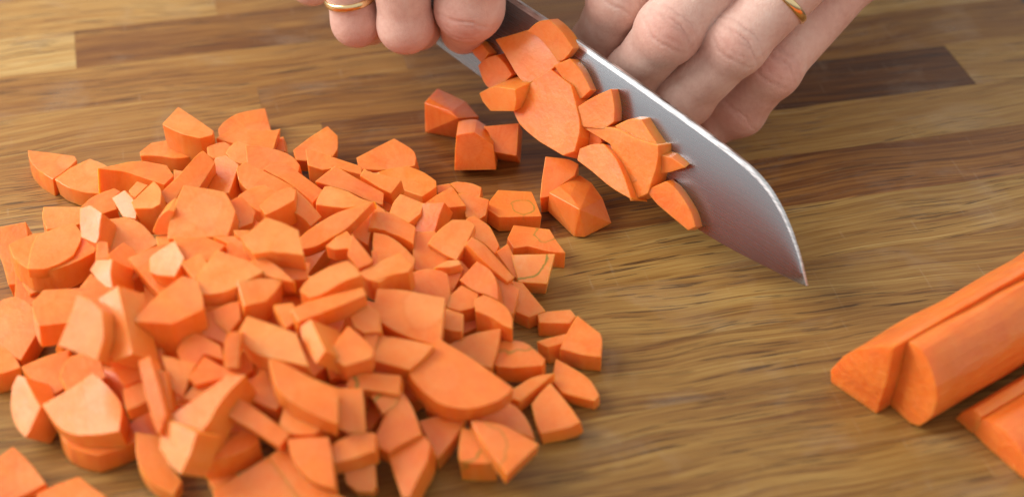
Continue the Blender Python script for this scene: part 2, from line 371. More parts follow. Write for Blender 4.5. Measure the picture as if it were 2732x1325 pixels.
# cut pieces: id, middle of the cut face (mm), tilt to the front, tilt sideways, thickness, outline (mm)
PIECES = [
 ["B2",[-89.5,35.3,5.2],5,0,4.9,[[-6.9,-1.9],[-3.0,-1.7],[2.8,-3.1],[7.1,-1.7],[10.6,0.7],[1.7,5.0],[-4.9,3.0],[-7.3,-0.3]]],
 ["B1",[-84.1,35.5,12.6],5,0,9.1,[[-6.1,1.8],[-6.2,0.8],[-3.4,-1.3],[-0.2,-3.2],[3.8,-4.5],[6.7,-3.2],[6.8,-1.6],[1.8,3.4],[-3.3,8.1]]],
 ["B5",[-71.5,47.7,4.9],10,0,4.2,[[-6.0,-3.7],[-3.3,-4.2],[4.2,-3.7],[7.3,-2.4],[6.1,1.6],[4.7,6.6],[-1.3,5.4],[-5.2,2.0],[-6.5,-1.3]]],
 ["B9",[-60.9,37.0,6.0],25,0,5.6,[[-1.5,-2.0],[1.8,-2.0],[0.9,2.5],[-1.3,1.5]]],
 ["B6",[-67.4,35.6,9.5],10,0,4.2,[[-7.0,-1.7],[-1.1,-3.6],[5.7,-4.2],[6.0,-0.8],[6.7,3.0],[3.9,2.0],[-0.3,2.4],[-4.9,3.6],[-9.1,-0.5]]],
 ["B8",[-75.6,29.3,9.7],20,0,5.6,[[-2.3,-1.8],[-0.7,-2.8],[2.4,-1.8],[3.0,1.3],[1.4,2.4],[-0.9,1.9],[-2.8,0.8]]],
 ["B7",[-69.3,23.6,12.4],20,0,7.0,[[-1.5,-2.3],[2.4,-3.7],[2.7,-2.3],[2.5,2.4],[-0.5,3.8],[-2.4,2.0],[-3.1,0.1]]],
 ["B11",[-50.3,33.4,7.7],20,0,5.6,[[-5.2,-4.0],[-1.9,-4.4],[3.9,-2.9],[5.1,-0.5],[4.7,3.5],[2.0,6.5],[-2.4,2.8],[-6.1,-0.9]]],
 ["C1",[-31.4,29.9,7.0],20,-5,5.6,[[-7.5,-3.1],[0.2,-4.2],[6.2,-3.3],[6.6,-0.4],[5.6,1.9],[1.0,5.6],[-3.7,3.1],[-8.4,0.5]]],
 ["B10",[-60.0,21.4,11.9],25,0,4.2,[[-6.3,-1.9],[-1.9,-3.6],[5.9,-4.2],[6.3,-1.6],[4.6,0.8],[1.8,2.5],[-3.2,3.9],[-7.3,4.2]]],
 ["A1",[-118.5,28.8,5.7],0,0,5.6,[[-6.4,1.9],[-2.9,-3.3],[1.4,-6.9],[2.5,-5.3],[4.4,-1.7],[5.6,1.7],[4.7,3.2],[-2.0,4.8],[-7.5,5.9]]],
 ["A2",[-107.1,21.4,6.2],5,0,5.6,[[-4.8,-3.8],[-0.2,-5.5],[5.3,-6.0],[7.8,-3.8],[5.5,1.7],[2.4,5.5],[-1.7,7.7],[-5.5,4.6],[-8.9,-0.2]]],
 ["A3",[-92.5,14.9,13.1],5,5,8.4,[[-3.9,-0.6],[-0.6,-2.0],[6.3,-4.6],[8.0,-1.1],[5.7,2.7],[-0.5,3.8],[-4.7,2.4],[-10.3,-0.4]]],
 ["A4",[-99.0,2.8,12.7],15,0,5.6,[[-0.3,-4.1],[2.9,-2.7],[1.6,0.6],[3.0,2.7],[1.4,3.6],[-3.0,1.6],[-5.6,-1.8]]],
 ["A5",[-109.4,-0.9,10.0],10,0,7.0,[[-4.9,0.4],[-2.9,-3.6],[3.1,-2.6],[5.4,-1.5],[4.3,3.6],[-5.0,3.7]]],
 ["B4",[-71.3,7.1,16.9],15,-15,8.4,[[-2.9,1.3],[-5.4,-2.0],[-1.5,-4.2],[2.4,-6.1],[3.2,-3.4],[4.5,2.2],[1.1,6.2],[-1.6,6.2]]],
 ["B3",[-77.7,0.8,20.3],25,10,7.0,[[-3.9,-7.0],[-2.4,-7.4],[-1.1,-2.7],[2.8,-1.7],[4.0,1.8],[5.3,5.5],[2.1,8.2],[1.3,7.7],[-2.3,0.8],[-5.7,-4.8]]],
 ["A9",[-92.3,7.4,12.8],10,0,4.2,[[-0.3,-3.3],[2.5,1.2],[-0.3,2.6],[-1.8,-0.5]]],
 ["A7",[-91.0,-7.4,18.2],35,-20,7.0,[[-1.9,-2.0],[1.3,-3.8],[1.6,-2.7],[1.7,-0.6],[1.6,1.2],[-0.4,4.3],[-4.0,3.6]]],
 ["A8",[-86.2,-7.0,20.4],5,-10,8.4,[[-2.8,-3.1],[1.6,-3.9],[3.3,-2.8],[3.0,2.3],[0.5,5.9],[-1.7,2.7],[-3.8,-0.8]]],
 ["C2",[-45.7,18.6,13.0],10,0,7.0,[[-5.2,-1.0],[-1.6,-2.6],[1.8,-2.0],[8.0,-4.2],[7.6,-1.3],[-0.2,2.3],[-4.3,4.4],[-6.2,4.6]]],
 ["C4",[-26.0,17.1,8.7],5,0,4.9,[[-5.9,0.4],[-2.9,-2.7],[0.4,-4.5],[3.5,-6.0],[6.8,-2.5],[6.6,-0.2],[3.5,3.0],[-0.4,5.3],[-4.1,4.4],[-7.8,3.0]]],
 ["C13b",[-17.1,17.6,5.9],20,0,5.6,[[-1.6,-1.6],[2.3,-0.4],[1.2,1.3],[-1.9,0.7]]],
 ["C13",[-11.6,17.4,6.2],30,0,5.6,[[-1.8,-1.6],[3.4,-2.6],[3.7,0.1],[1.0,1.3],[-2.4,1.6],[-4.0,1.1]]],
 ["C14",[-9.8,7.2,7.7],35,0,7.0,[[-2.1,0.2],[-1.6,-2.8],[1.5,-3.4],[3.2,-2.2],[3.9,1.7],[-1.4,3.2],[-3.5,3.2]]],
 ["C12",[-16.2,8.1,9.1],10,0,5.6,[[-2.7,-1.2],[0.2,-2.8],[4.7,-2.2],[3.2,0.7],[1.3,4.3],[-1.7,2.3],[-4.9,-1.0]]],
 ["C8b",[-30.8,2.1,11.1],20,0,5.6,[[-0.3,-2.0],[1.9,-0.1],[0.1,1.6],[-1.8,0.5]]],
 ["C5",[-32.4,5.1,17.4],15,0,5.6,[[0.3,-2.7],[3.0,-4.3],[5.3,-0.2],[1.5,1.1],[-2.1,2.0],[-3.6,3.1],[-4.5,0.9]]],
 ["C3",[-39.0,1.2,18.2],35,0,7.0,[[-4.4,-0.3],[-0.3,-1.5],[4.4,-3.9],[7.6,-4.9],[7.8,-1.9],[2.7,1.0],[-0.4,2.8],[-3.6,4.8],[-5.7,3.1],[-8.2,0.9]]],
 ["B13",[-53.6,3.7,18.2],20,0,7.0,[[-4.1,1.2],[-1.2,-0.5],[2.9,-3.9],[5.5,-6.5],[7.8,-3.2],[2.3,1.5],[-1.5,4.4],[-5.1,4.4],[-6.7,2.9]]],
 ["B12",[-61.0,3.2,18.7],25,0,5.6,[[-4.9,-0.7],[-2.9,-2.9],[4.0,-3.7],[8.2,-2.4],[4.6,-0.0],[0.3,2.4],[-3.7,4.6],[-5.7,2.8]]],
 ["C6",[-41.1,-5.6,19.3],5,0,5.6,[[-5.0,-0.1],[-5.1,-2.2],[-1.0,-3.2],[2.5,-3.6],[7.8,-1.4],[5.0,-0.1],[1.8,2.4],[-2.4,4.3],[-3.6,4.1]]],
 ["B15",[-59.4,-9.7,22.2],20,0,5.6,[[-1.4,-2.6],[1.5,-4.5],[2.8,-1.6],[3.9,1.9],[0.8,3.7],[-2.9,2.6],[-4.8,0.6]]],
 ["B16",[-62.1,-18.8,24.6],30,10,5.6,[[-1.6,-4.8],[2.7,-2.0],[2.9,0.8],[-0.9,4.0],[-3.2,2.1]]],
 ["B14b",[-49.0,-13.4,22.2],30,20,7.0,[[-2.5,-1.5],[0.5,-2.3],[3.1,-3.8],[4.9,-0.7],[0.5,2.3],[-2.1,3.7],[-4.3,2.4]]],
 ["B14",[-53.8,-15.0,25.6],5,0,7.0,[[-2.6,-5.2],[0.4,-2.8],[3.3,0.0],[3.4,3.5],[1.4,4.4],[-1.5,2.5],[-4.3,-2.2]]],
 ["A10",[-79.5,-23.6,25.1],70,0,8.4,[[-1.6,-2.8],[1.0,-2.6],[2.7,2.8],[1.3,3.1],[-1.0,1.4],[-2.4,-1.9]]],
 ["C8",[-33.5,-15.5,19.6],30,0,7.0,[[-4.4,-2.8],[0.2,-5.9],[0.6,-1.6],[3.8,2.6],[0.9,5.0],[-1.1,2.8]]],
 ["C7",[-41.1,-21.9,22.9],25,0,4.2,[[-6.6,-5.7],[-3.8,-5.1],[-0.8,-3.3],[3.3,-0.4],[6.0,2.9],[9.0,6.5],[4.6,5.0],[0.5,3.4],[-4.8,-0.4],[-7.1,-2.7]]],
 ["C9",[-25.6,-6.0,16.3],10,-15,7.0,[[-2.8,3.3],[-3.8,0.0],[-1.4,-2.1],[0.9,-4.7],[3.7,-2.5],[4.5,0.7],[-1.1,5.4]]],
 ["C10",[-19.7,-9.0,16.2],30,-15,7.0,[[-2.5,0.7],[-3.9,-2.8],[0.7,-4.3],[2.6,-0.0],[4.1,2.7],[-1.1,3.8]]],
 ["C11",[-27.9,-17.8,19.9],20,0,5.6,[[-5.3,-0.4],[-2.2,-0.7],[1.8,-2.6],[4.9,-4.5],[5.3,-0.2],[-0.1,3.9],[-4.5,4.5]]],
 ["A6",[-89.1,-17.2,17.0],15,0,8.4,[[-4.8,-5.7],[2.8,-5.4],[6.8,-2.2],[2.2,3.6],[-1.5,5.3],[-5.6,4.6]]],
 ["A14",[-97.0,-19.9,22.1],30,-20,7.0,[[-2.8,1.9],[-2.7,-2.4],[0.8,-5.3],[1.7,-4.0],[2.1,-1.4],[3.0,1.7],[0.3,4.7],[-2.5,4.9]]],
 ["A11",[-79.2,-25.5,21.8],10,0,5.6,[[-1.2,-1.8],[2.4,-1.0],[0.9,1.8],[-2.1,1.0]]],
 ["B17",[-70.6,-21.5,27.1],20,-5,5.6,[[-5.6,4.8],[-6.6,0.5],[-7.5,-5.0],[-7.0,-6.8],[-0.6,-7.1],[6.0,-7.2],[7.0,-3.2],[7.4,-0.8],[6.2,1.8],[4.8,4.5],[1.9,5.4],[-1.5,6.4],[-4.7,7.2]]],
 ["F18c",[-60.9,-29.4,26.3],20,0,4.2,[[-0.6,-0.9],[0.5,-1.2],[1.8,1.1],[-1.7,1.1]]],
 ["F6",[-61.6,-34.1,27.2],20,0,4.2,[[-1.3,-0.2],[4.2,-3.2],[2.2,-0.2],[-0.3,2.0],[-4.8,1.7]]],
 ["F1",[-68.8,-37.7,28.7],25,0,7.0,[[-2.9,-2.8],[2.4,-3.1],[5.4,0.6],[0.9,2.8],[-5.9,2.6]]],
 ["F5",[-60.4,-37.7,27.6],30,0,5.6,[[-2.3,-0.8],[2.3,-2.6],[3.9,-1.1],[0.6,0.7],[-2.0,2.4],[-2.5,1.5]]],
 ["F15",[-48.4,-41.3,25.4],30,0,5.6,[[-1.4,-2.1],[1.6,-2.4],[3.9,-1.9],[2.1,2.2],[-2.8,3.7],[-3.4,0.6]]],
 ["F7",[-52.9,-39.8,33.0],20,0,7.0,[[-4.6,-2.0],[-2.8,-4.0],[1.2,-3.3],[7.6,-4.3],[6.0,2.0],[2.7,3.7],[-1.0,5.3],[-3.0,2.8],[-6.0,-0.1]]],
 ["G1",[-38.2,-29.7,24.1],15,0,4.2,[[-1.7,-1.8],[0.8,-1.5],[2.9,-1.5],[2.6,0.8],[0.8,3.3],[-1.7,1.5],[-3.6,-0.8]]],
 ["G2",[-33.5,-38.3,26.8],25,0,7.0,[[-0.3,-2.9],[2.1,-1.8],[2.8,-0.9],[-1.9,5.4],[-2.7,0.2]]],
 ["G3",[-27.6,-24.4,17.9],30,0,7.0,[[-4.4,0.7],[-2.7,-3.3],[4.7,-4.7],[5.1,-1.9],[2.4,1.2],[-0.9,3.8],[-4.2,4.4]]],
 ["G3b",[-30.8,-33.4,22.8],30,0,4.2,[[-0.3,-2.1],[0.9,-1.3],[0.1,1.8],[-0.7,1.6]]],
 ["G7",[-19.6,-22.7,15.2],30,0,7.0,[[-3.4,-3.3],[-2.0,-3.9],[2.2,-3.3],[4.8,-0.7],[1.5,5.9],[-3.2,5.4]]],
 ["C15",[-6.6,-7.3,9.8],25,0,7.0,[[-2.9,-0.5],[-0.1,-2.3],[2.5,-5.1],[3.4,-2.9],[2.6,-0.8],[1.1,2.5],[-2.4,4.9],[-4.3,4.2]]],
 ["G8",[-13.6,-20.1,18.4],25,0,4.2,[[-1.6,-4.5],[0.7,-5.7],[2.8,-1.8],[4.8,3.2],[3.2,4.5],[-0.3,4.5],[-3.8,1.5],[-5.7,-1.6]]],
 ["H1",[-0.5,-15.8,8.2],30,0,7.0,[[0.9,-3.9],[2.0,-4.1],[0.8,1.4],[-0.5,4.4],[-3.2,2.3]]],
 ["G10",[-13.7,-28.9,12.8],35,0,5.6,[[-1.2,-2.2],[-0.3,-3.5],[1.6,0.3],[2.4,3.2],[-2.6,2.3]]],
 ["G9",[-14.1,-27.6,16.5],10,0,2.8,[[0.0,-0.9],[2.4,-0.2],[1.9,1.2],[-0.8,1.1],[-3.6,-1.2]]],
 ["D1",[0.8,11.3,5.4],5,0,4.9,[[-3.8,-4.8],[6.3,-4.5],[5.0,0.9],[4.0,4.7],[-4.1,5.2],[-7.4,-1.3]]],
 ["D2",[5.7,-4.1,5.3],5,0,4.9,[[-5.0,-2.3],[-1.7,-1.5],[2.7,-3.4],[7.0,-4.0],[5.1,0.1],[3.4,4.2],[-5.0,5.8],[-6.5,1.2]]],
 ["H3",[3.0,-26.6,5.4],15,0,4.2,[[-1.5,1.2],[-2.5,-3.1],[0.8,-5.0],[4.6,-3.2],[2.2,0.5],[-0.5,4.5],[-3.1,5.2]]],
 ["D3",[5.0,-18.4,8.0],30,0,7.0,[[-3.3,-3.3],[3.2,-3.7],[5.0,3.6],[-4.9,3.4]]],
 ["D5",[11.3,16.4,10.1],30,0,8.4,[[-3.6,-0.5],[-4.1,-5.5],[-2.1,-5.2],[-0.0,-3.0],[4.3,0.4],[5.3,3.5],[2.9,4.9],[-2.7,5.5]]],
 ["D4",[18.1,0.9,12.7],35,45,10.1,[[-5.3,-1.7],[-1.2,-3.0],[2.9,-8.3],[6.1,-3.2],[9.4,1.7],[3.9,5.4],[-0.9,6.4],[-5.1,5.4],[-9.5,-2.3]]],
 ["D8",[-18.7,42.9,10.2],60,0,11.2,[[-4.1,-3.6],[0.1,-4.3],[4.6,-5.2],[4.9,0.2],[1.9,2.9],[-3.1,5.8],[-4.3,4.2]]],
 ["D7",[-2.3,35.5,8.9],45,-5,8.4,[[-3.4,1.8],[-2.6,-3.1],[2.9,-4.7],[3.5,-1.1],[4.2,3.5],[-4.7,3.6]]],
 ["D6",[-10.7,32.1,8.2],75,0,9.8,[[-3.9,-0.6],[-4.1,-5.9],[6.3,-5.7],[5.6,0.8],[1.0,4.1],[-1.5,3.9],[-3.5,3.4]]],
 ["G11",[-5.3,-25.1,16.2],30,10,8.4,[[-2.0,-0.3],[1.2,-2.7],[4.7,-4.9],[6.1,-3.5],[1.4,0.8],[-1.8,3.5],[-4.2,4.5],[-5.5,2.6]]],
 ["G5",[-17.9,-35.0,16.9],25,0,5.6,[[-4.1,-2.3],[3.4,-5.7],[4.1,-2.8],[3.2,2.2],[0.9,3.2],[-2.2,3.4],[-5.3,2.1]]],
 ["H2b",[-1.5,-30.7,10.6],30,0,7.0,[[-2.3,0.9],[-1.2,-2.7],[1.7,-5.3],[2.4,-2.2],[3.1,0.8],[-0.4,3.2],[-3.3,5.4]]],
 ["H2",[-7.0,-31.8,14.9],25,-10,7.0,[[-2.1,-2.1],[0.9,-3.6],[3.4,-5.3],[3.5,-0.4],[2.2,2.5],[-0.6,5.0],[-2.6,3.0],[-4.8,1.0]]],
 ["H6b",[-9.8,-38.2,8.8],35,0,5.6,[[-1.3,-3.3],[1.7,-1.9],[1.2,3.4],[-1.6,1.8]]],
 ["H4",[-11.3,-39.1,15.0],20,0,7.0,[[-3.1,-1.7],[-0.3,-2.6],[2.9,-1.7],[3.6,1.6],[-0.1,3.9],[-3.1,0.7]]],
 ["H6",[-13.2,-47.1,15.4],20,0,5.6,[[-2.5,-1.2],[-0.1,-2.1],[2.3,-2.4],[2.4,1.9],[-2.1,3.8]]],
 ["H5",[-3.8,-42.7,14.9],10,0,7.0,[[-4.1,-0.0],[-1.1,-1.5],[1.7,-3.9],[3.8,-4.9],[3.9,-1.9],[2.7,1.1],[0.1,3.5],[-2.5,4.6],[-4.5,3.2]]],
 ["G4",[-27.5,-41.0,25.1],10,0,7.0,[[-3.9,-2.8],[-1.6,-3.5],[0.7,-1.5],[4.5,-0.5],[5.3,1.5],[2.7,5.0],[-1.7,2.5],[-5.9,-0.6]]],
 ["G6",[-23.0,-50.6,20.8],20,0,4.9,[[-6.8,2.6],[-6.9,0.0],[-5.1,-2.3],[-2.3,-4.3],[1.9,-6.2],[7.3,-7.9],[7.7,-1.7],[8.0,3.6],[3.1,4.7],[-0.9,5.8],[-6.2,6.0]]],
 ["E0",[-118.7,-14.7,9.8],25,0,7.0,[[-4.0,1.9],[-1.9,-1.7],[0.5,-8.1],[2.1,-7.9],[2.6,-2.6],[3.5,4.1],[2.3,8.1],[-5.1,6.4]]],
 ["E3a",[-112.8,-24.6,6.8],25,0,5.6,[[-2.9,-2.4],[1.0,-4.1],[2.4,-2.7],[3.6,-0.5],[-0.6,4.1],[-3.5,5.8]]],
 ["E3b",[-112.6,-24.1,8.3],20,0,4.2,[[-1.3,-0.5],[0.6,-3.0],[3.6,-1.7],[-0.9,3.3],[-2.0,2.0]]],
 ["E1",[-106.9,-20.5,14.4],5,0,7.0,[[-8.3,-2.4],[-3.9,-5.9],[0.6,-6.2],[5.4,-3.5],[9.2,-0.0],[9.5,2.2],[3.6,7.2],[-5.6,6.4],[-10.4,2.6]]],
 ["E2",[-106.1,-19.2,15.3],5,0,2.8,[[-4.9,-7.6],[-1.1,-7.6],[1.7,-5.8],[4.4,-3.1],[5.3,2.5],[4.1,5.7],[2.5,7.7],[-1.1,6.3],[-5.2,3.7],[-5.7,-1.1]]],
 ["E13",[-93.6,-26.2,19.4],20,0,5.6,[[-1.2,-2.4],[1.8,-2.2],[0.9,2.2],[-1.5,2.5]]],
 ["E12",[-94.5,-36.4,16.6],20,0,5.6,[[-2.4,-1.7],[2.7,-1.7],[3.2,0.2],[-0.6,3.6],[-2.9,-0.5]]],
 ["E10",[-86.6,-34.7,22.9],20,10,7.0,[[-2.7,-0.5],[-0.9,-0.8],[2.6,-4.4],[4.3,-2.9],[1.5,3.2],[-1.0,4.7],[-3.7,0.8]]],
 ["F2",[-78.2,-39.2,24.7],15,0,5.6,[[-3.9,-1.2],[-1.2,-4.6],[1.3,-7.4],[4.8,-3.0],[5.2,2.0],[2.4,7.0],[-2.0,5.2],[-6.7,2.3]]],
 ["F2b",[-76.0,-42.3,28.4],15,-15,7.0,[[-3.0,-2.0],[-1.2,-3.2],[2.8,-4.6],[4.7,-0.3],[2.1,5.2],[-2.2,3.1],[-3.3,1.9]]],
 ["E11",[-89.6,-42.0,24.8],30,-30,7.7,[[-2.0,-0.2],[0.1,-3.5],[1.9,-4.6],[1.7,-0.9],[2.9,2.2],[-1.3,4.2],[-3.5,2.8]]],
 ["F3",[-68.6,-45.0,29.0],15,0,5.6,[[-1.6,-0.9],[0.3,-3.4],[1.2,-1.5],[2.5,1.1],[0.7,3.6],[-3.2,1.2]]],
 ["F16",[-52.3,-45.5,28.7],15,0,4.2,[[-1.6,-1.2],[2.5,-2.6],[5.4,-3.2],[1.2,1.3],[-3.0,4.0],[-4.6,1.9]]],
 ["F4",[-62.1,-47.2,28.9],10,0,4.2,[[-4.2,-5.7],[-0.6,-5.4],[3.1,-3.6],[5.3,-1.5],[8.2,0.8],[5.3,3.5],[0.1,5.6],[-2.2,7.0],[-3.8,3.2],[-5.2,-0.1],[-5.9,-3.4]]],
 ["F13",[-47.4,-58.1,26.7],30,0,5.6,[[-0.3,-3.2],[2.5,-1.1],[0.9,2.4],[-3.1,1.9]]],
 ["F12",[-53.9,-51.6,27.7],10,10,7.0,[[-2.7,-4.5],[-0.7,-3.5],[1.6,-2.4],[3.2,0.8],[4.4,4.2],[-0.6,3.6],[-5.0,1.9]]],
 ["F17",[-38.9,-49.9,29.6],15,0,7.0,[[-3.8,-4.7],[-1.6,-4.0],[2.8,-0.5],[6.2,1.0],[5.2,3.2],[3.2,4.8],[-0.9,3.2],[-4.8,-0.0],[-6.1,-2.8]]],
 ["F18",[-38.8,-57.7,29.3],15,0,5.6,[[-5.6,-4.6],[-1.0,-2.3],[3.2,-0.2],[7.6,2.2],[6.7,4.0],[1.1,2.2],[-4.5,0.3],[-7.4,-1.5]]],
 ["F10",[-60.6,-56.6,25.1],30,0,5.6,[[-2.2,-1.9],[0.5,-3.9],[2.8,-0.8],[2.3,3.1],[-0.1,2.6],[-3.3,1.0]]],
 ["F11",[-63.5,-58.4,23.5],30,0,5.6,[[-3.1,-1.6],[2.6,-3.7],[3.2,-0.8],[-0.1,3.8],[-2.6,2.3]]],
 ["E9",[-71.0,-57.4,29.1],5,0,9.8,[[-2.4,-5.6],[0.1,-6.1],[5.9,-1.7],[5.3,2.1],[3.4,6.7],[0.3,8.1],[-4.2,2.1],[-8.2,-5.3]]],
 ["E4",[-112.8,-37.3,7.1],10,-5,5.6,[[-4.1,-5.6],[0.1,-9.0],[2.9,-10.7],[5.7,-1.8],[4.1,1.5],[2.7,5.0],[-1.3,7.8],[-3.7,7.5],[-6.6,5.9]]],
 ["E5",[-113.5,-48.8,5.7],0,0,5.6,[[-1.9,-4.4],[0.4,-4.4],[4.3,-2.1],[2.3,1.4],[-1.4,5.4],[-3.7,4.2]]],
 ["E6",[-99.6,-42.9,16.2],5,0,6.3,[[-5.7,-2.9],[-4.0,-5.8],[-1.6,-5.1],[2.5,-4.7],[8.8,-0.0],[9.8,6.4],[2.6,6.0],[-5.3,5.4],[-6.9,1.1]]],
 ["I2",[-102.1,-55.5,7.7],25,0,5.6,[[-2.6,-1.9],[0.4,-6.0],[4.1,-3.3],[4.2,5.7],[-0.6,4.1],[-5.5,1.6]]],
 ["I7",[-79.0,-66.6,19.4],25,0,4.2,[[-4.3,-1.5],[-2.1,-4.1],[1.4,-2.9],[5.9,0.1],[4.8,4.3],[-0.2,3.0],[-5.4,1.1]]],
 ["E8",[-83.1,-63.6,28.7],35,-30,7.7,[[-2.3,2.8],[-2.6,-1.5],[-2.1,-7.8],[3.0,-8.5],[3.1,1.3],[3.0,7.1],[-2.3,6.9]]],
 ["E7",[-88.0,-66.5,30.8],40,-20,6.3,[[-3.8,1.8],[-6.9,-2.0],[1.1,-8.0],[3.6,-4.1],[4.2,1.2],[2.2,4.6],[-0.5,6.5]]],
 ["F8",[-65.5,-65.4,22.2],20,0,7.0,[[-2.0,-5.0],[-0.9,-3.9],[0.9,-0.3],[5.0,-1.7],[4.1,1.6],[0.7,3.7],[-3.1,5.5],[-4.7,0.2]]],
 ["J12",[-69.1,-71.6,21.6],30,0,7.0,[[-2.3,-0.2],[-0.9,-3.4],[1.3,-4.9],[2.2,-0.7],[3.4,2.3],[-0.2,3.0],[-3.6,4.0]]],
 ["G12",[-31.1,-57.2,24.1],30,0,7.0,[[-2.4,-1.4],[-0.4,-2.7],[3.2,-2.4],[2.4,2.0],[0.4,3.6],[-3.2,1.0]]],
 ["G15",[-29.9,-60.2,21.2],35,0,5.6,[[-0.6,-1.1],[0.8,-2.1],[1.5,1.9],[-1.7,1.2]]],
 ["F14",[-49.7,-68.0,27.3],20,0,5.6,[[-5.6,-0.4],[-3.0,-2.7],[2.2,-4.2],[7.6,-5.5],[6.0,-1.5],[4.7,1.9],[-0.0,4.0],[-5.4,6.0],[-6.7,2.6]]],
 ["F9",[-57.1,-72.5,29.1],50,0,5.6,[[-1.5,-3.6],[1.1,-3.6],[1.3,-0.2],[1.6,3.5],[-0.7,3.3],[-1.8,0.7]]],
 ["F19",[-41.6,-67.4,27.1],30,-40,8.4,[[-2.3,2.2],[-1.6,-1.8],[-0.2,-5.5],[2.9,-4.4],[1.9,0.3],[1.2,4.6],[-1.9,4.9]]],
 ["G13",[-33.3,-68.1,26.0],20,0,7.0,[[-3.0,-3.0],[-1.0,-4.3],[4.1,-2.4],[4.6,-0.5],[2.0,2.5],[-0.8,4.9],[-2.3,2.7],[-3.6,0.3]]],
 ["H10",[-6.9,-50.3,11.0],25,0,7.0,[[-1.7,-3.8],[2.3,-4.9],[3.8,0.6],[4.3,4.3],[-1.8,3.1],[-6.8,0.6]]],
 ["H7",[10.1,-31.7,4.2],0,0,4.2,[[-3.7,-1.8],[0.2,-2.0],[3.0,-2.0],[4.5,0.3],[3.4,2.8],[-3.4,1.8],[-4.0,0.9]]],
 ["H8",[9.2,-40.9,4.9],0,0,4.9,[[-1.1,-2.3],[2.2,-0.9],[3.5,2.6],[-1.0,0.9],[-3.5,-0.2]]],
 ["H9",[16.5,-42.1,6.5],10,0,5.6,[[-4.0,1.5],[-5.4,-2.9],[-0.3,-4.8],[3.3,-5.2],[3.8,-0.5],[3.4,1.5],[0.7,4.2],[-1.5,6.5]]],
 ["H11",[1.5,-50.0,8.6],10,0,5.6,[[-4.9,-3.3],[-0.1,-3.6],[4.9,-3.0],[5.6,-1.3],[3.9,0.9],[1.4,3.4],[-1.1,4.1],[-4.2,3.6],[-5.4,-0.7]]],
 ["G14",[-24.2,-61.8,19.7],20,0,5.6,[[-4.9,0.8],[-5.0,-2.3],[2.5,-4.5],[5.3,-1.7],[7.4,1.2],[-0.9,3.1],[-4.5,3.5]]],
 ["K1",[-29.3,-71.4,18.8],25,0,5.6,[[-4.9,-0.5],[-2.0,-1.1],[1.8,-1.6],[5.6,-2.3],[5.8,1.8],[-1.7,2.6],[-4.7,1.1]]],
 ["K5b",[-17.3,-68.3,10.5],30,0,5.6,[[-1.1,-1.1],[0.8,-2.3],[2.5,0.2],[-2.2,3.2]]],
 ["L3",[14.1,-55.0,4.3],10,0,3.5,[[-5.1,1.2],[-2.8,-2.4],[0.5,-3.6],[3.8,-4.6],[4.9,-3.1],[3.2,1.3],[-0.6,4.6],[-4.1,6.8]]],
 ["L2",[3.4,-58.3,6.5],10,0,4.2,[[-1.6,-3.9],[1.9,-0.4],[5.8,3.6],[1.4,2.8],[-2.1,0.2],[-5.3,-2.3]]],
 ["K5",[-14.6,-73.6,7.7],25,0,5.6,[[-3.1,-1.7],[-0.8,-6.1],[1.7,-2.8],[4.0,1.0],[4.5,4.5],[-1.3,3.2],[-4.9,2.0]]],
 ["L5",[-1.8,-67.1,5.1],10,0,4.2,[[-6.1,-0.6],[-1.7,-2.4],[3.2,-3.7],[6.4,-5.2],[5.4,-1.2],[3.2,2.8],[0.2,5.0],[-3.5,3.7],[-7.1,1.8]]],
 ["L1",[-12.3,-68.1,16.4],15,0,4.9,[[-8.7,1.1],[-6.3,-2.1],[-2.2,-5.8],[3.3,-6.7],[7.1,-5.5],[10.0,-4.1],[12.1,-1.6],[3.6,5.7],[-3.2,10.6],[-6.6,6.0],[-9.3,2.9]]],
 ["L4",[8.9,-64.5,5.4],10,-5,4.2,[[-4.0,-2.2],[-2.8,-6.0],[3.1,-5.0],[5.5,-3.6],[3.8,-0.1],[1.7,3.5],[-0.4,7.0],[-2.5,4.8],[-4.5,1.8]]],
 ["L7",[-8.2,-79.2,7.7],15,0,7.0,[[-3.0,-0.7],[-2.6,-2.9],[1.2,-3.4],[4.7,-3.1],[2.3,0.7],[-0.4,4.5],[-2.3,4.9]]],
 ["L6",[-1.4,-80.8,10.1],10,10,4.2,[[-5.2,0.9],[-2.4,-2.7],[0.6,-6.9],[1.5,-5.6],[4.7,-1.3],[6.8,1.5],[2.6,3.6],[-1.5,5.6],[-7.1,5.2]]],
 ["K2",[-26.0,-73.7,15.9],25,0,5.6,[[-0.8,-2.7],[1.8,-0.7],[2.4,1.8],[-3.4,1.6]]],
 ["K6",[-32.7,-79.7,18.4],40,0,7.0,[[-3.2,-2.7],[-0.3,-4.3],[2.8,-4.1],[2.3,1.8],[1.9,4.7],[-3.6,4.6]]],
 ["J9",[-61.8,-71.8,22.1],20,0,7.0,[[-3.4,-2.6],[2.1,-1.0],[6.3,-0.5],[1.9,1.3],[-2.1,3.8],[-4.8,-1.0]]],
 ["J10",[-65.3,-74.5,19.3],15,0,4.2,[[-0.3,-2.0],[3.5,1.7],[-0.5,1.9],[-2.6,-1.6]]],
 ["J11",[-68.4,-75.9,17.7],10,0,2.8,[[-1.3,-0.6],[1.4,-0.6],[1.5,0.6],[-1.7,0.6]]],
 ["J7",[-51.2,-73.5,18.8],20,0,5.6,[[-1.2,-2.7],[2.5,-4.3],[4.3,-1.7],[1.3,1.6],[-0.6,5.3],[-2.3,2.6],[-4.0,-0.7]]],
 ["J2",[-43.1,-81.2,17.2],20,0,7.0,[[-3.2,-2.4],[-0.4,-2.9],[2.8,-2.7],[5.0,-0.3],[3.5,0.7],[-0.3,3.1],[-3.2,5.0],[-4.2,-0.3]]],
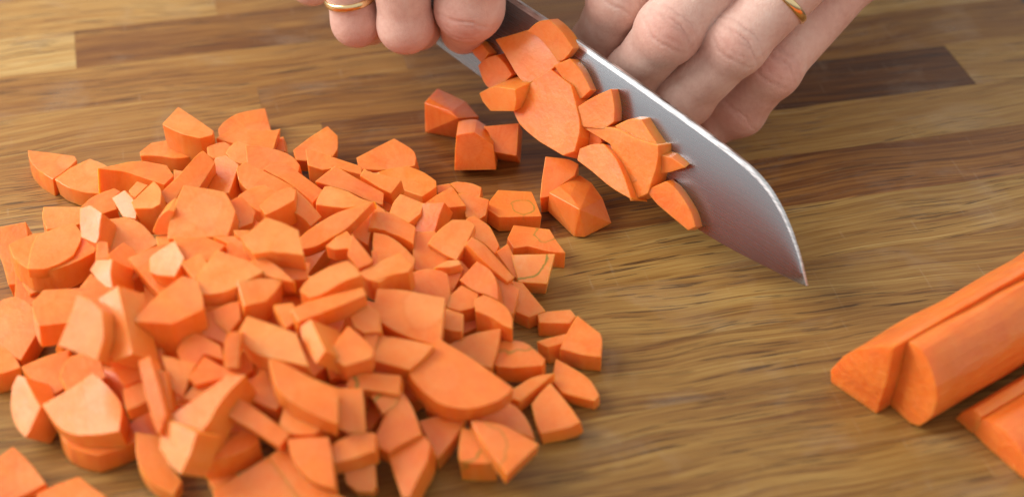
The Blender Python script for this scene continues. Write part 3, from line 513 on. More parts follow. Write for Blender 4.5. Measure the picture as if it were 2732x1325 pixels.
 ["J1",[-42.7,-79.1,24.2],25,5,5.6,[[-5.1,-0.1],[-2.5,-2.5],[3.3,-5.4],[7.6,-6.8],[7.1,0.6],[1.4,2.7],[-5.0,5.8],[-7.0,5.9]]],
 ["I6",[-78.3,-73.3,16.7],25,0,5.6,[[-1.6,-2.7],[0.5,-1.9],[2.9,-0.4],[0.9,3.4],[-2.7,1.7]]],
 ["I9",[-71.3,-77.7,22.3],40,0,5.6,[[-0.9,0.5],[0.7,-4.9],[2.1,-3.9],[0.1,4.0],[-2.0,4.3]]],
 ["I8",[-72.6,-80.9,24.1],30,-10,5.6,[[-1.6,0.9],[0.1,-5.9],[1.1,-8.2],[2.6,-4.3],[1.1,2.2],[-0.5,8.2],[-2.8,7.4]]],
 ["I3",[-93.4,-59.7,12.1],25,0,5.6,[[-1.8,-5.0],[1.5,-3.1],[5.7,-1.5],[4.1,2.3],[0.6,4.1],[-2.4,3.3],[-3.7,1.2],[-4.0,-1.2]]],
 ["I1",[-104.6,-66.6,8.3],35,-30,7.0,[[-3.5,0.8],[-3.0,-3.8],[-1.0,-6.8],[0.1,-6.4],[4.4,-2.4],[3.1,0.7],[1.7,5.8],[0.1,7.1],[-2.1,5.4]]],
 ["I5",[-87.1,-75.1,6.0],5,0,5.6,[[-6.5,-0.9],[-3.0,-2.8],[0.5,-3.8],[4.7,-1.9],[7.7,0.2],[5.9,4.0],[-0.6,2.6],[-8.7,2.8]]],
 ["I4",[-89.4,-70.7,11.8],15,-10,5.6,[[-6.4,-3.7],[-2.5,-6.6],[3.0,-7.2],[7.2,-7.0],[7.4,-1.9],[6.6,0.6],[2.7,5.7],[0.1,8.2],[-2.5,6.3],[-5.8,4.2],[-10.0,2.0]]],
 ["J5",[-57.3,-84.3,12.9],10,0,5.6,[[-3.7,-3.6],[-1.0,-2.5],[2.7,-0.8],[5.3,1.5],[4.6,3.3],[2.1,4.9],[-0.6,2.1],[-3.5,-1.1],[-5.8,-3.6]]],
 ["J8",[-62.0,-81.8,22.1],15,-10,8.4,[[-5.2,-3.3],[-1.0,-6.4],[0.6,-4.7],[3.5,1.4],[7.8,6.0],[4.4,6.7],[-2.3,2.0],[-7.7,-1.5]]],
 ["J6",[-52.4,-81.7,18.0],25,0,4.2,[[-0.3,-2.0],[5.0,-5.6],[6.9,-2.7],[1.8,1.2],[-3.2,4.7],[-4.6,3.2],[-5.8,1.2]]],
 ["K3",[-23.7,-78.3,13.4],25,0,7.0,[[-2.4,2.6],[-4.1,-1.7],[-4.8,-3.7],[-1.6,-5.5],[1.1,-3.7],[4.9,-1.7],[3.8,1.6],[2.5,4.9],[0.6,7.5]]],
 ["K8",[-30.8,-87.6,6.9],40,0,7.0,[[-3.1,-0.5],[-0.9,-2.2],[2.3,-2.3],[2.9,-1.2],[2.4,4.2],[-3.6,2.1]]],
 ["K7",[-32.3,-85.4,14.6],20,0,5.6,[[-3.6,-3.7],[0.5,-2.7],[4.3,-1.2],[4.2,2.7],[0.7,3.0],[-1.6,1.9],[-4.3,0.1]]],
 ["K4",[-20.7,-85.2,9.2],20,-10,7.0,[[-3.5,-1.7],[-2.0,-7.0],[-0.5,-7.0],[1.7,-2.7],[3.5,0.4],[4.0,4.0],[2.6,6.2],[-1.2,4.8],[-4.7,3.4]]],
 ["J3",[-42.3,-90.3,10.2],20,0,5.6,[[-3.8,0.0],[-0.6,-5.5],[8.9,-4.5],[6.1,-3.0],[-0.3,0.8],[-3.6,8.0],[-6.9,4.6]]],
 ["K9",[-40.2,-89.7,14.9],25,0,5.6,[[-4.2,0.4],[-2.2,-2.6],[0.9,-5.0],[4.7,-6.1],[3.8,0.4],[2.9,4.5],[-0.8,4.4],[-5.0,4.1]]],
 ["J5b",[-60.3,-86.4,5.3],20,0,4.2,[[-1.0,-1.2],[-0.1,-1.5],[3.4,2.1],[-2.3,0.6]]],
 ["J4",[-51.8,-92.4,9.5],15,0,5.6,[[-7.1,-4.0],[2.1,-4.8],[8.8,-2.7],[5.5,2.3],[2.0,7.1],[-3.2,3.1],[-8.2,-0.6]]],
 ["I10",[-73.5,-83.4,7.0],15,10,4.9,[[-4.3,1.3],[-2.6,-1.8],[0.4,-4.6],[4.4,-6.1],[5.5,-2.7],[2.4,0.4],[-0.6,6.9],[-5.4,6.9]]],
 ["J13",[-67.0,-90.5,19.2],35,-35,7.0,[[-4.1,1.8],[-2.8,-2.6],[-0.6,-5.9],[2.0,-4.2],[5.7,-0.2],[1.7,4.2],[-2.1,7.1]]],
 ["I12",[-102.5,-85.5,5.9],15,0,4.2,[[-3.7,-7.1],[2.3,-4.4],[6.3,-1.5],[2.2,3.5],[-1.6,6.9],[-5.5,2.8]]],
 ["I13",[-89.9,-90.9,6.2],10,0,5.6,[[-4.5,-3.4],[2.5,-3.9],[7.1,-0.6],[3.9,1.7],[0.9,4.2],[-3.2,2.2],[-6.7,-0.0]]],
 ["X",[-38.3,-71.2,8.2],13,15,4.7,[[2.7,5.1],[-4.6,1.3],[-6.0,-1.9],[2.2,-3.4],[5.4,1.1]]],
 ["X",[-67.3,-42.0,20.5],9,-24,4.4,[[5.7,-1.9],[1.0,5.7],[-4.9,3.8],[-5.5,-0.3],[3.1,-7.3],[5.4,-7.2]]],
 ["X",[-55.3,-13.9,6.5],-2,-1,4.0,[[7.1,0.7],[-2.2,5.7],[-4.9,0.2],[-5.7,-4.0],[0.8,-6.2],[3.1,-6.0]]],
 ["X",[-83.0,-28.6,7.7],-5,12,5.2,[[4.0,4.0],[-4.4,3.2],[-4.7,-6.0],[2.5,-4.9],[4.7,-1.1],[5.8,-1.1]]],
 ["X",[-79.3,-54.0,11.1],4,0,5.2,[[6.7,0.7],[-2.1,4.4],[-4.6,0.8],[-4.3,-2.1],[1.1,-4.9]]],
 ["X",[-53.9,-69.2,14.5],7,4,4.6,[[4.1,2.6],[1.3,6.2],[-5.3,0.4],[-5.2,-3.4],[-3.6,-4.0],[4.3,-1.7]]],
 ["X",[-50.9,-41.9,16.4],-4,2,5.1,[[-1.5,9.3],[-4.6,-1.9],[1.6,-6.9],[4.4,-4.2],[6.2,-2.3]]],
 ["X",[-74.5,-65.4,10.4],20,-23,4.3,[[4.3,1.1],[2.4,3.2],[-5.7,3.5],[-2.9,-3.3],[2.3,-5.4]]],
 ["X",[-17.2,-38.7,7.7],-1,-9,5.4,[[0.3,7.1],[-0.5,7.2],[-4.9,5.0],[-6.5,2.6],[-3.0,-5.1],[5.2,-3.2]]],
 ["X",[-49.6,-35.7,20.5],10,12,4.3,[[4.0,3.5],[-3.5,2.4],[-2.1,-4.7],[2.4,-3.3],[3.9,-2.7]]],
 ["X",[-39.2,-64.1,8.2],30,-20,4.5,[[6.8,-1.7],[6.1,1.6],[-3.8,4.6],[-4.0,-0.6],[4.6,-4.8],[5.9,-3.5]]],
 ["X",[-40.8,-14.6,8.6],42,2,4.7,[[0.9,3.9],[-3.7,3.1],[-3.8,-3.2],[3.7,-2.5],[3.8,-1.7]]],
 ["X",[-28.6,-49.8,10.4],38,-24,4.7,[[2.9,2.8],[-3.6,4.2],[-6.7,1.9],[-3.6,-1.5],[2.5,-3.8],[3.6,-4.4]]],
 ["X",[-56.2,-65.9,7.0],15,20,4.6,[[4.9,3.1],[-2.4,2.8],[-3.7,-2.7],[0.9,-3.7],[4.1,-2.0],[4.8,0.1]]],
 ["X",[-61.5,-8.6,12.7],13,21,5.2,[[-0.5,5.5],[-3.1,2.8],[-3.5,-3.3],[1.7,-3.9],[6.5,1.6]]],
 ["X",[-43.9,-47.0,10.5],-5,7,4.9,[[4.0,4.7],[-2.6,7.8],[-5.2,2.0],[-6.6,1.2],[0.7,-7.0],[5.6,0.8]]],
 ["X",[-30.6,-59.0,11.0],2,-20,5.0,[[5.9,1.0],[-4.2,6.1],[-5.9,0.0],[1.3,-5.9],[4.7,-7.3]]],
 ["X",[-37.4,-51.7,9.1],43,15,5.0,[[4.9,3.6],[-2.4,4.1],[-4.2,-3.1],[3.2,-2.2],[3.4,-2.0]]],
 ["X",[-49.6,-69.6,8.6],43,23,5.5,[[3.9,2.1],[-1.9,2.6],[-5.5,0.3],[-4.1,-2.6],[3.4,-3.8],[4.1,-1.5]]],
 ["X",[-49.5,-56.7,11.6],9,-17,5.1,[[2.2,3.0],[1.6,5.7],[-1.9,4.6],[-4.7,0.4],[-5.8,-1.5],[4.7,-5.6]]],
 ["X",[-11.4,-16.1,5.2],1,1,4.4,[[4.2,2.0],[0.5,8.1],[-5.2,6.4],[-6.6,-3.3],[4.6,-5.2],[6.4,-0.8]]],
 ["X",[-88.9,-45.0,10.2],-2,21,5.1,[[4.0,4.7],[4.4,6.8],[2.9,4.7],[-5.3,2.0],[-1.1,-6.0],[1.6,-6.7]]],
 ["X",[-58.6,-46.1,9.3],19,-8,5.2,[[3.7,2.7],[-0.6,4.0],[-4.7,3.5],[-5.7,2.6],[-0.2,-4.2],[2.7,-4.6]]],
 ["X",[-46.2,-34.4,14.6],10,-13,5.0,[[7.4,-1.7],[-1.1,5.0],[-4.0,3.7],[-6.4,2.6],[1.0,-5.1],[3.7,-3.7]]],
 ["X",[-96.9,-41.7,6.6],-1,21,5.3,[[3.5,4.7],[1.6,5.9],[-4.8,-1.2],[-3.3,-3.7],[3.0,-3.4]]],
 ["X",[-36.6,-35.4,8.9],16,-11,4.8,[[6.3,1.0],[-2.9,5.5],[-5.0,4.9],[-2.5,-5.7],[4.9,-3.4],[7.1,-3.0]]],
 ["X",[-22.6,-57.9,6.1],15,-3,4.2,[[6.0,1.9],[-2.5,3.2],[-6.5,0.8],[0.9,-4.1],[4.0,-1.9]]],
 ["X",[-36.0,-58.9,15.1],35,9,4.9,[[4.7,2.7],[1.6,4.3],[-4.9,0.2],[-2.1,-4.8],[5.1,-1.9]]],
 ["X",[-41.0,-51.7,17.5],1,-17,4.6,[[4.5,-0.1],[4.4,3.8],[-3.3,8.0],[-3.1,-2.3],[2.7,-5.5]]],
 ["X",[-53.0,-2.8,11.0],16,-1,4.4,[[4.5,1.9],[0.9,4.8],[-5.2,1.3],[-7.0,-1.9],[3.5,-5.1],[4.2,-6.1]]],
 ["X",[-58.9,-72.5,9.3],20,0,4.5,[[5.1,1.7],[3.1,2.8],[-4.4,4.3],[-3.9,-2.5],[3.7,-2.3]]],
 ["X",[-59.9,-61.6,15.2],6,-8,5.1,[[3.4,3.5],[-4.9,4.2],[-2.9,-3.2],[-0.7,-4.1],[0.5,-5.4],[4.4,-1.8]]],
 ["X",[-86.7,-58.6,6.2],27,-24,4.4,[[4.1,1.0],[-2.1,5.2],[-5.6,1.7],[-1.4,-3.1],[-0.0,-4.7],[6.1,-5.1]]],
 ["X",[-48.2,-18.5,12.5],42,-21,4.4,[[5.2,-0.8],[2.5,5.1],[-3.0,3.7],[-6.8,3.6],[-6.0,-1.7],[-2.0,-5.3]]],
 ["X",[-104.0,-22.2,5.4],2,-6,4.5,[[3.9,1.8],[-1.4,7.1],[-2.5,7.0],[-6.3,6.6],[-1.3,-5.3],[4.2,-3.8]]],
 ["X",[-76.5,-70.6,5.0],-2,1,4.2,[[3.8,1.0],[0.7,4.8],[-1.8,7.6],[-6.1,0.6],[0.2,-6.3],[2.1,-5.2]]],
 ["X",[-43.2,-57.4,13.9],5,-6,4.4,[[1.8,4.7],[-3.2,6.1],[-4.8,1.9],[0.9,-5.2],[4.7,-0.8]]],
 ["X",[-32.5,-64.7,6.1],8,2,4.9,[[5.5,1.4],[1.6,5.0],[-6.6,0.1],[-6.2,-0.3],[2.4,-6.0]]],
 ["X",[-92.0,-50.3,7.4],19,-1,5.5,[[5.8,0.8],[-0.5,4.1],[-4.7,2.3],[-2.6,-3.8],[-1.0,-3.4],[5.3,-3.1]]],
 ["X",[-59.0,-56.8,8.7],9,0,5.5,[[6.5,1.9],[-4.3,5.5],[-5.7,0.6],[-3.1,-5.4],[1.3,-4.2],[4.0,-2.1]]],
 ["X",[-80.1,13.3,8.8],10,-9,4.6,[[-0.6,5.6],[-5.3,7.4],[-3.9,-2.6],[-5.8,-4.3],[-3.2,-6.8],[6.3,-2.5]]],
]
KNIFE_PIECES = [
 ["S1",[10.4,34.8,29.0],[-0.638,-0.655,0.405],[0.689,-0.72,-0.078],3.3,[[-4.5,-3.6],[2.7,-4.3],[6.5,1.4],[1.0,4.4],[-5.9,2.0]]],
 ["S2",[19.2,20.6,19.9],[-0.576,-0.715,0.397],[0.742,-0.66,-0.113],3.3,[[-0.1,-5.3],[4.1,0.0],[0.5,3.9],[-4.5,1.4]]],
 ["M3",[-8.8,51.4,25.6],[-0.638,-0.655,0.405],[0.689,-0.72,-0.078],3.3,[[-0.9,-1.4],[2.3,-2.2],[3.4,1.2],[-0.9,2.3],[-4.0,0.0]]],
 ["M4",[-4.7,44.6,23.5],[-0.576,-0.715,0.397],[0.742,-0.66,-0.113],4.3,[[-1.8,-3.9],[0.7,-4.5],[3.4,-1.9],[5.2,1.7],[2.3,3.3],[-1.2,4.0],[-3.6,2.1],[-5.1,-0.8]]],
 ["M1",[4.4,40.5,31.1],[-0.606,-0.632,0.483],[0.689,-0.72,-0.078],4.3,[[-6.6,-3.3],[-0.8,-6.2],[2.7,-7.0],[6.6,-2.2],[9.4,2.5],[7.7,4.5],[1.6,5.3],[-3.3,5.1],[-6.5,2.5],[-11.4,-1.4]]],
 ["M1b",[9.8,37.6,37.5],[-0.536,-0.787,0.306],[0.794,-0.593,-0.133],5.3,[[-2.7,-1.2],[3.7,-4.4],[5.2,-3.2],[6.4,0.4],[1.4,3.2],[-2.3,4.0],[-5.1,2.2],[-6.8,-1.1]]],
 ["M5",[-3.4,35.6,20.9],[-0.717,-0.694,0.07],[0.689,-0.72,-0.078],8.3,[[-5.2,-3.8],[-2.3,-4.8],[5.6,-0.5],[5.8,2.6],[5.0,5.5],[-2.3,2.7],[-6.8,-1.9]]],
 ["M2",[15.6,29.3,30.9],[-0.509,-0.77,0.386],[0.79,-0.596,-0.147],4.3,[[0.2,-2.9],[3.6,-3.6],[5.1,-0.5],[0.5,2.8],[-3.1,3.8],[-6.4,0.4]]],
 ["S6",[9.8,26.2,21.6],[-0.663,-0.567,0.488],[0.634,-0.772,-0.036],6.3,[[-7.8,-6.5],[-0.2,-6.8],[8.2,-6.2],[10.9,-3.7],[10.0,1.1],[7.0,4.8],[1.4,9.3],[-6.2,9.8],[-11.8,2.2],[-12.4,-4.0]]],
 ["N2",[21.1,20.1,27.1],[-0.544,-0.692,0.475],[0.739,-0.663,-0.12],5.3,[[-4.3,-6.0],[3.5,-2.9],[5.1,-0.1],[3.8,2.9],[0.8,6.4],[-2.7,2.6],[-6.4,-3.0]]],
 ["N3",[30.8,11.7,26.2],[-0.638,-0.655,0.405],[0.689,-0.72,-0.078],4.3,[[-2.9,-2.9],[3.6,-1.5],[6.5,0.0],[4.1,0.8],[-0.8,3.2],[-3.8,2.0],[-6.9,-1.6]]],
 ["N4",[28.4,9.3,21.1],[-0.638,-0.655,0.405],[0.689,-0.72,-0.078],5.3,[[-6.1,0.1],[-0.8,-4.5],[5.2,-9.0],[8.8,-5.0],[8.0,2.9],[6.3,6.3],[-0.1,4.6],[-6.6,4.5],[-15.1,-0.2]]],
 ["N5",[21.8,10.6,17.8],[-0.663,-0.567,0.488],[0.634,-0.772,-0.036],7.3,[[-7.0,-2.5],[-1.4,-2.6],[5.7,-3.2],[12.3,-2.6],[4.4,3.2],[-1.8,4.6],[-4.9,3.0],[-7.7,0.2]]],
 ["N6",[37.5,4.1,22.1],[-0.56,-0.798,0.224],[0.797,-0.593,-0.118],3.3,[[-2.3,-3.5],[0.9,-1.6],[4.5,1.6],[0.4,2.2],[-3.5,1.3]]],
 ["N7",[38.8,-3.0,15.2],[-0.576,-0.715,0.397],[0.742,-0.66,-0.113],4.3,[[-5.1,-1.6],[0.6,-2.5],[5.8,-3.3],[7.2,-1.6],[4.8,1.1],[-1.4,4.0],[-4.1,4.2],[-8.0,-0.2]]],
 ["S3",[27.3,8.2,17.5],[-0.606,-0.632,0.483],[0.689,-0.72,-0.078],5.3,[[0.7,-4.2],[5.0,0.3],[0.1,3.3],[-5.9,0.6]]],
]
STICK_AXIS = [0.8656,0.5008,0.0]
STICKS = [["P1",[[71.5,-49.9,0.1],[71.1,-49.4,3.4],[72.9,-51.6,9.2],[74.4,-53.5,12.5],[77.8,-57.7,17.3],[80.9,-61.6,20.5],[80.7,-61.3,10.4],[79.9,-60.3,0.1]],[78.3,-58.3,5.2]],["P2",[[82.8,-56.8,0.1],[82.7,-56.7,6.3],[83.3,-57.6,13.4],[84.0,-58.8,20.0],[86.2,-62.4,21.1],[88.1,-65.3,18.8],[89.6,-67.7,14.9],[90.1,-68.5,11.9],[89.8,-68.1,6.2],[87.8,-64.9,0.1]],[83.1,-57.4,5.7]],["P3",[[96.9,-61.9,0.1],[97.6,-63.1,3.1],[99.3,-66.0,6.7],[100.5,-68.1,6.5],[100.3,-67.8,3.4],[99.7,-66.7,0.1]],[99.7,-66.7,0.0]],["P4",[[99.7,-66.7,0.1],[99.9,-67.1,2.7],[100.6,-68.4,6.6],[103.3,-73.1,8.0],[105.8,-77.7,7.3],[107.8,-81.2,4.4],[107.9,-81.3,1.3],[107.6,-80.7,0.1]],[107.6,-80.7,0.0]]]
KNIFE = {"heel":[-20.29,64.63,20.0],"e":[0.6893,-0.7203,-0.078],"up":[0.3431,0.2298,0.9108],"n":[-0.6381,-0.6546,0.4055]}
HULLS = {"D4":[[11.8,12.2,10.0],[14.5,8.3,9.9],[16.6,3.2,9.5],[18.0,3.8,0.6],[17.1,19.6,8.5],[20.1,17.5,7.5],[22.8,13.6,5.5],[25.1,10.3,0.1],[21.5,7.4,0.1],[9.2,10.4,9.5],[8.9,13.8,1.5],[11.9,11.3,0.1],[15.5,4.6,0.1],[17.6,18.7,0.1],[13.2,18.7,0.1],[20.5,18.7,0.1]],"D8":[[-20.1,58.3,10.0],[-23.3,50.2,10.5],[-22.2,52.0,11.0],[-15.9,45.2,11.0],[-12.5,53.4,9.0],[-8.8,48.6,7.0],[-9.0,56.5,0.1],[-14.3,43.5,10.0],[-14.3,48.7,0.1],[-23.5,51.7,0.1],[-19.1,50.2,0.1],[-17.6,61.6,0.1],[-14.4,61.6,0.1]],"held":[[37.1,46.3,10.0],[53.6,53.3,10.0],[55.1,49.7,9.0],[42.4,37.3,10.0],[40.0,52.4,0.1],[55.1,57.0,0.1],[56.5,57.9,0.1],[45.5,45.1,0.1]]}
HANDS = {"grip_index":[[11.1,82.5,70.0,9.5],[-8.5,49.2,58.0,9.0],[-10.9,49.1,40.0,8.4],[-12.8,57.6,28.0,6.0]],"grip_middle":[[-10.3,82.9,76.0,9.2],[-28.4,49.2,58.0,7.8],[-27.3,48.6,35.0,6.7],[-24.7,61.1,27.0,6.0]],"grip_ring":[[-27.9,85.2,74.0,8.6],[-43.8,54.9,54.0,7.0],[-40.4,54.0,33.0,6.0],[-37.7,64.6,26.0,5.5]],"grip_pinky":[[-46.3,91.7,68.0,7.8],[-57.4,64.6,50.0,6.0],[-53.2,69.5,36.0,5.4],[-51.4,81.1,29.0,5.0]],"grip_thumb":[[-1.8,155.8,70.0,11.0],[20.2,115.2,62.0,9.5],[16.4,82.2,52.0,8.5],[11.3,72.4,46.0,7.5]],"grip_palm":[[11.1,82.5,70.0,10.0],[-10.3,82.9,76.0,10.5],[-27.9,85.2,74.0,10.0],[-46.3,91.7,68.0,9.0],[-39.1,147.9,84.0,14.0],[-17.7,148.4,86.0,15.0],[-1.7,140.1,76.0,13.0],[-31.8,232.4,96.0,20.0],[-43.3,345.5,110.0,22.0]],"guide_index":[[55.7,83.8,62.0,9.5],[27.1,49.8,42.0,7.4],[22.8,56.2,25.0,7.0],[25.0,67.1,10.0,6.0]],"guide_middle":[[68.2,60.0,66.0,9.8],[39.0,35.6,41.0,7.8],[31.3,42.7,24.0,7.0],[33.1,55.6,10.0,6.0]],"guide_ring":[[82.2,49.4,62.0,9.4],[55.8,34.8,38.0,7.7],[44.5,37.5,20.0,7.0],[43.1,46.1,8.0,5.8]],"guide_pinky":[[93.3,62.6,50.0,8.6],[67.0,41.7,26.0,6.8],[60.0,43.9,12.0,6.2],[54.5,44.6,7.0,5.2]],"guide_thumb":[[75.3,192.0,50.0,11.0],[49.4,151.8,34.0,9.5],[39.5,126.6,18.0,8.5],[35.8,113.6,10.0,7.0]],"guide_palm":[[55.7,83.8,62.0,10.0],[68.2,60.0,66.0,10.5],[82.2,49.4,62.0,10.0],[93.3,62.6,50.0,9.0],[114.4,152.2,60.0,14.0],[100.2,172.3,66.0,16.0],[73.1,176.8,56.0,13.0],[140.7,242.6,75.0,19.0],[180.9,321.8,90.0,21.0]]}

def hull_piece(pts, label, group=None, **kw):
    c = sum((Vector(p) for p in pts), Vector()) / len(pts)
    bm = bmesh.new()
    for p in pts: bm.verts.new((Vector(p) - c) * MM)
    r = bmesh.ops.convex_hull(bm, input=bm.verts)
    bmesh.ops.delete(bm, geom=[g for g in r['geom_interior'] if isinstance(g, bmesh.types.BMVert)], context='VERTS')
    bmesh.ops.dissolve_limit(bm, angle_limit=0.09, verts=bm.verts, edges=bm.edges)
    bmesh.ops.recalc_face_normals(bm, faces=bm.faces)
    bmesh.ops.bevel(bm, geom=list(bm.edges), offset=0.00013, segments=1, affect='EDGES', clamp_overlap=True)
    me = bpy.data.meshes.new("carrot_piece"); bm.to_mesh(me); bm.free()
    o = mesh_obj("carrot_piece", me, CARROT); o.location = c * MM
    carrot_props(o, **kw); tag(o, label, "carrot piece", group)
    return o

HEAP = "cut carrot pieces in the heap"
SPECIAL = {
 'D1': ("carrot chunk with a grey-green arc on top, lying flat beside the peeled roof-shaped chunk", dict(core=(2.2, -1.4), r=2.7, green=.75, pale=.36)),
 'D2': ("carrot chunk with a grey-green arc on top, behind the pale green-marked trapezoid", dict(core=(2.2, 2.9), r=2.9, green=.75, pale=.36)),
 'D3': ("pale carrot trapezoid with a bright green streak, leaning on the ring-marked chunk", dict(core=(-3.2, 4), r=6.3, green=1.0, pale=.8)),
 'D4': ("large roof-shaped carrot chunk lying alone below the knife blade", dict(pale=.30)),
 'D5': ("carrot wedge tucked behind the large roof-shaped chunk below the knife", dict(pale=.34)),
 'D6': ("carrot cube standing upright in front of two other chunks, away from the heap", dict(pale=.30)),
 'D7': ("small square carrot chunk behind the upright cube, beside the knife's carrots", dict(pale=.30)),
 'D8': ("big faceted carrot chunk behind the upright cube, nearest the gripping fingers", dict(pale=.26)),
 'H3': ("long carrot piece lying at the heap's edge below the green-marked trapezoid", dict(pale=.40)),
 'H7': ("small flat carrot bar on the board touching the heap's outermost five-sided slice", dict(pale=.42)),
 'H8': ("narrow carrot wedge on the board between the small flat bar and the five-sided slice", dict(pale=.36)),
 'H9': ("five-sided carrot slice lying flat, outermost toward the long carrot sticks", dict(pale=.46)),
 'L3': ("flat pointed carrot slice on the board below the outermost five-sided slice", dict(pale=.42)),
 'L4': ("blocky carrot slice lying flat on bare board with a dark gap beside it", dict(pale=.42)),
 'L6': ("carrot slice tilted over a green-edged chunk at the near rim of the heap", dict(pale=.46, core=(-5.5, -1), r=6.2, green=.35)),
 'L7': ("carrot chunk with a green spot at its rim, under a tilted slice", dict(core=(-4, 6), r=8.8, green=.8, pale=.45)),
 'L1': ("largest smooth carrot slice, rounded on one side, bridging the near rim of the heap", dict(pale=.44)),
 'H11': ("brownish carrot slice with a green streak in the heap beside the largest smooth slice", dict(core=(-1, 8), r=7.6, green=.75, pale=.40)),
 'K1': ("narrow carrot bar with a green band across it, inside the heap", dict(core=(-8.5, 0), r=5.6, green=1.0, pale=.55)),
 'K2': ("small carrot triangle with a green corner, wedged under the green-banded bar", dict(core=(2, -2), r=4.6, green=1.0, pale=.55)),
 'G6': ("rounded carrot slice with a clearly visible paler core, lying on top of the heap", dict(core=(4.4, 1.9), r=5.4, pale=.46, cs=1.0)),
 'B17': ("big octagonal carrot slice lying flat on top of the heap", dict(core=(0.5, 0), r=4.6, pale=.46, cs=.6)),
 'E7': ("very pale carrot wedge standing on edge in the heap", dict(pale=.66)),  # this and next three: raised pale paints in light on left-facing cut faces
 'E8': ("pale tall carrot prism standing next to the palest wedge in the heap", dict(pale=.60)),
 'I1': ("pale half-round carrot slice standing on edge at the heap's outer rim", dict(pale=.64)),
 'J13': ("pale carrot chunk standing upright over bare board at the near rim of the heap", dict(pale=.64)),
 'E2': ("thin rounded carrot slice lying on a thicker half slice", dict(core=(-2, 2), r=5.0, pale=.50)),
 'E1': ("thick half slice of carrot carrying a thin rounded slice", dict(pale=.46)),
 'A1': ("pointed carrot wedge lying outermost at the far rim of the heap", dict(core=(5, 2), r=4.5, cs=.8, pale=.44)),
 'A2': ("carrot half slice with a dark core beside the outermost pointed wedge", dict(core=(2, 5), r=5.0, cs=.8, pale=.50)),
 'E0': ("upright carrot piece with finely ridged peeled skin at the edge of the heap", dict(pale=.40)),
 'B1': ("curved carrot chunk forming the far peak of the heap, on a rounded slab", dict(pale=.48)),
 'B2': ("rounded carrot slab lying under the curved chunk at the far peak", dict(pale=.44)),
 'B5': ("thin carrot half slice at the far rim of the heap under a pointed shaving", dict(core=(3, -4), r=5, cs=.8, pale=.48)),
 'B6': ("thin pointed carrot shaving lying over a half slice at the far rim", dict(pale=.50)),
 'B11': ("rounded carrot slice leaning at the far rim beside dark bare wood", dict(pale=.50)),
 'C1': ("five-sided carrot slice at the far rim, near the upright cube", dict(pale=.48)),
 'B3': ("carrot stick lying slanted on top of the heap beside the octagonal slice", dict(pale=.52)),
 'J6': ("flat rectangular carrot bar slanting down the near slope of the heap", dict(pale=.52)),
 'C7': ("thin curved carrot peel-like slice lying across the heap", dict(pale=.54)),
 'A8': ("carrot chunk with a frosted pinkish top on the heap's far slope", dict(pale=.64)),
 'I12': ("blurred triangular carrot piece alone on the board before the heap, beside a second loose one", dict(pale=.50)),
 'I13': ("dull orange carrot piece alone on the board next to the triangular loose one", dict(pale=.36)),
 'E4': ("rounded carrot slice lying flat on the board beside the standing half-round slice", dict(core=(-5, -1), r=4, cs=.8, pale=.46)),
}
# short names of the pieces one can find at a glance, used to say where the plain ones lie
MARKS = {'D1': "the green-ringed chunk", 'D3': "the pale green-streaked trapezoid", 'H9': "the outermost five-sided slice",
 'L1': "the largest smooth slice", 'L4': "the lone blocky slice", 'L6': "the tilted green-edged slice", 'H11': "the green-streaked brownish slice",
 'K1': "the green-banded bar", 'G6': "the slice with the pale core", 'B17': "the big octagonal slice", 'E7': "the palest standing wedge", 'I1': "the standing half-round slice",
 'J13': "the pale upright chunk", 'E2': "the stacked rounded slices", 'A2': "the half slice with dark core", 'E0': "the ridged upright piece", 'B1': "the curved peak chunk",
 'B6': "the pointed shaving", 'B11': "the leaning rounded slice", 'C1': "the five-sided far slice", 'B3': "the slanted stick", 'J6': "the slanting flat bar", 'C7': "the thin curved slice",
 'A8': "the frosted pinkish chunk", 'E4': "the flat rounded slice", 'I12': "the loose triangular piece", 'H3': "the long edge piece"}
MARK_AT = {p[0]: Vector(p[1]) for p in PIECES if p[0] in MARKS}
def near_marks(loc):
    d = sorted(MARK_AT, key=lambda k: (MARK_AT[k] - Vector(loc)).length)
    return MARKS[d[0]], MARKS[d[1]]
for pid, loc, a, b, t, poly in PIECES:
    m3 = basis(normal_of(a, b))
    if pid in SPECIAL:
        lab, kw = SPECIAL[pid]; grp = None
        kw = dict(kw)
        kw.setdefault('core', (random.uniform(-6, 6), random.uniform(-6, 6))); kw.setdefault('r', random.uniform(3.5, 6))
    else:
        kw = dict(core=(random.uniform(-8, 8), random.uniform(-8, 8)), r=random.uniform(3.5, 6.5), pale=random.uniform(.36, .60))
        m1, m2 = near_marks(loc); grp = HEAP
        if pid == 'X':
            lab = "buried carrot chunk by %s and %s" % (m1, m2); kw['pale'] = random.uniform(.3, .42)
        else:
            xs_ = [q[0] for q in poly]; ys_ = [q[1] for q in poly]
            el = max(max(xs_) - min(xs_), max(ys_) - min(ys_))
            lab = "%s carrot %s by %s and %s" % ("small" if el < 11 else "plain" if el < 17 else "large", "slice" if t <= 4 else "chunk", m1, m2)
    if pid in HULLS:
        o = hull_piece(HULLS[pid], lab, grp, **kw)
    else:
        o = carrot_piece(loc, m3, poly, t, lab, grp, **kw)

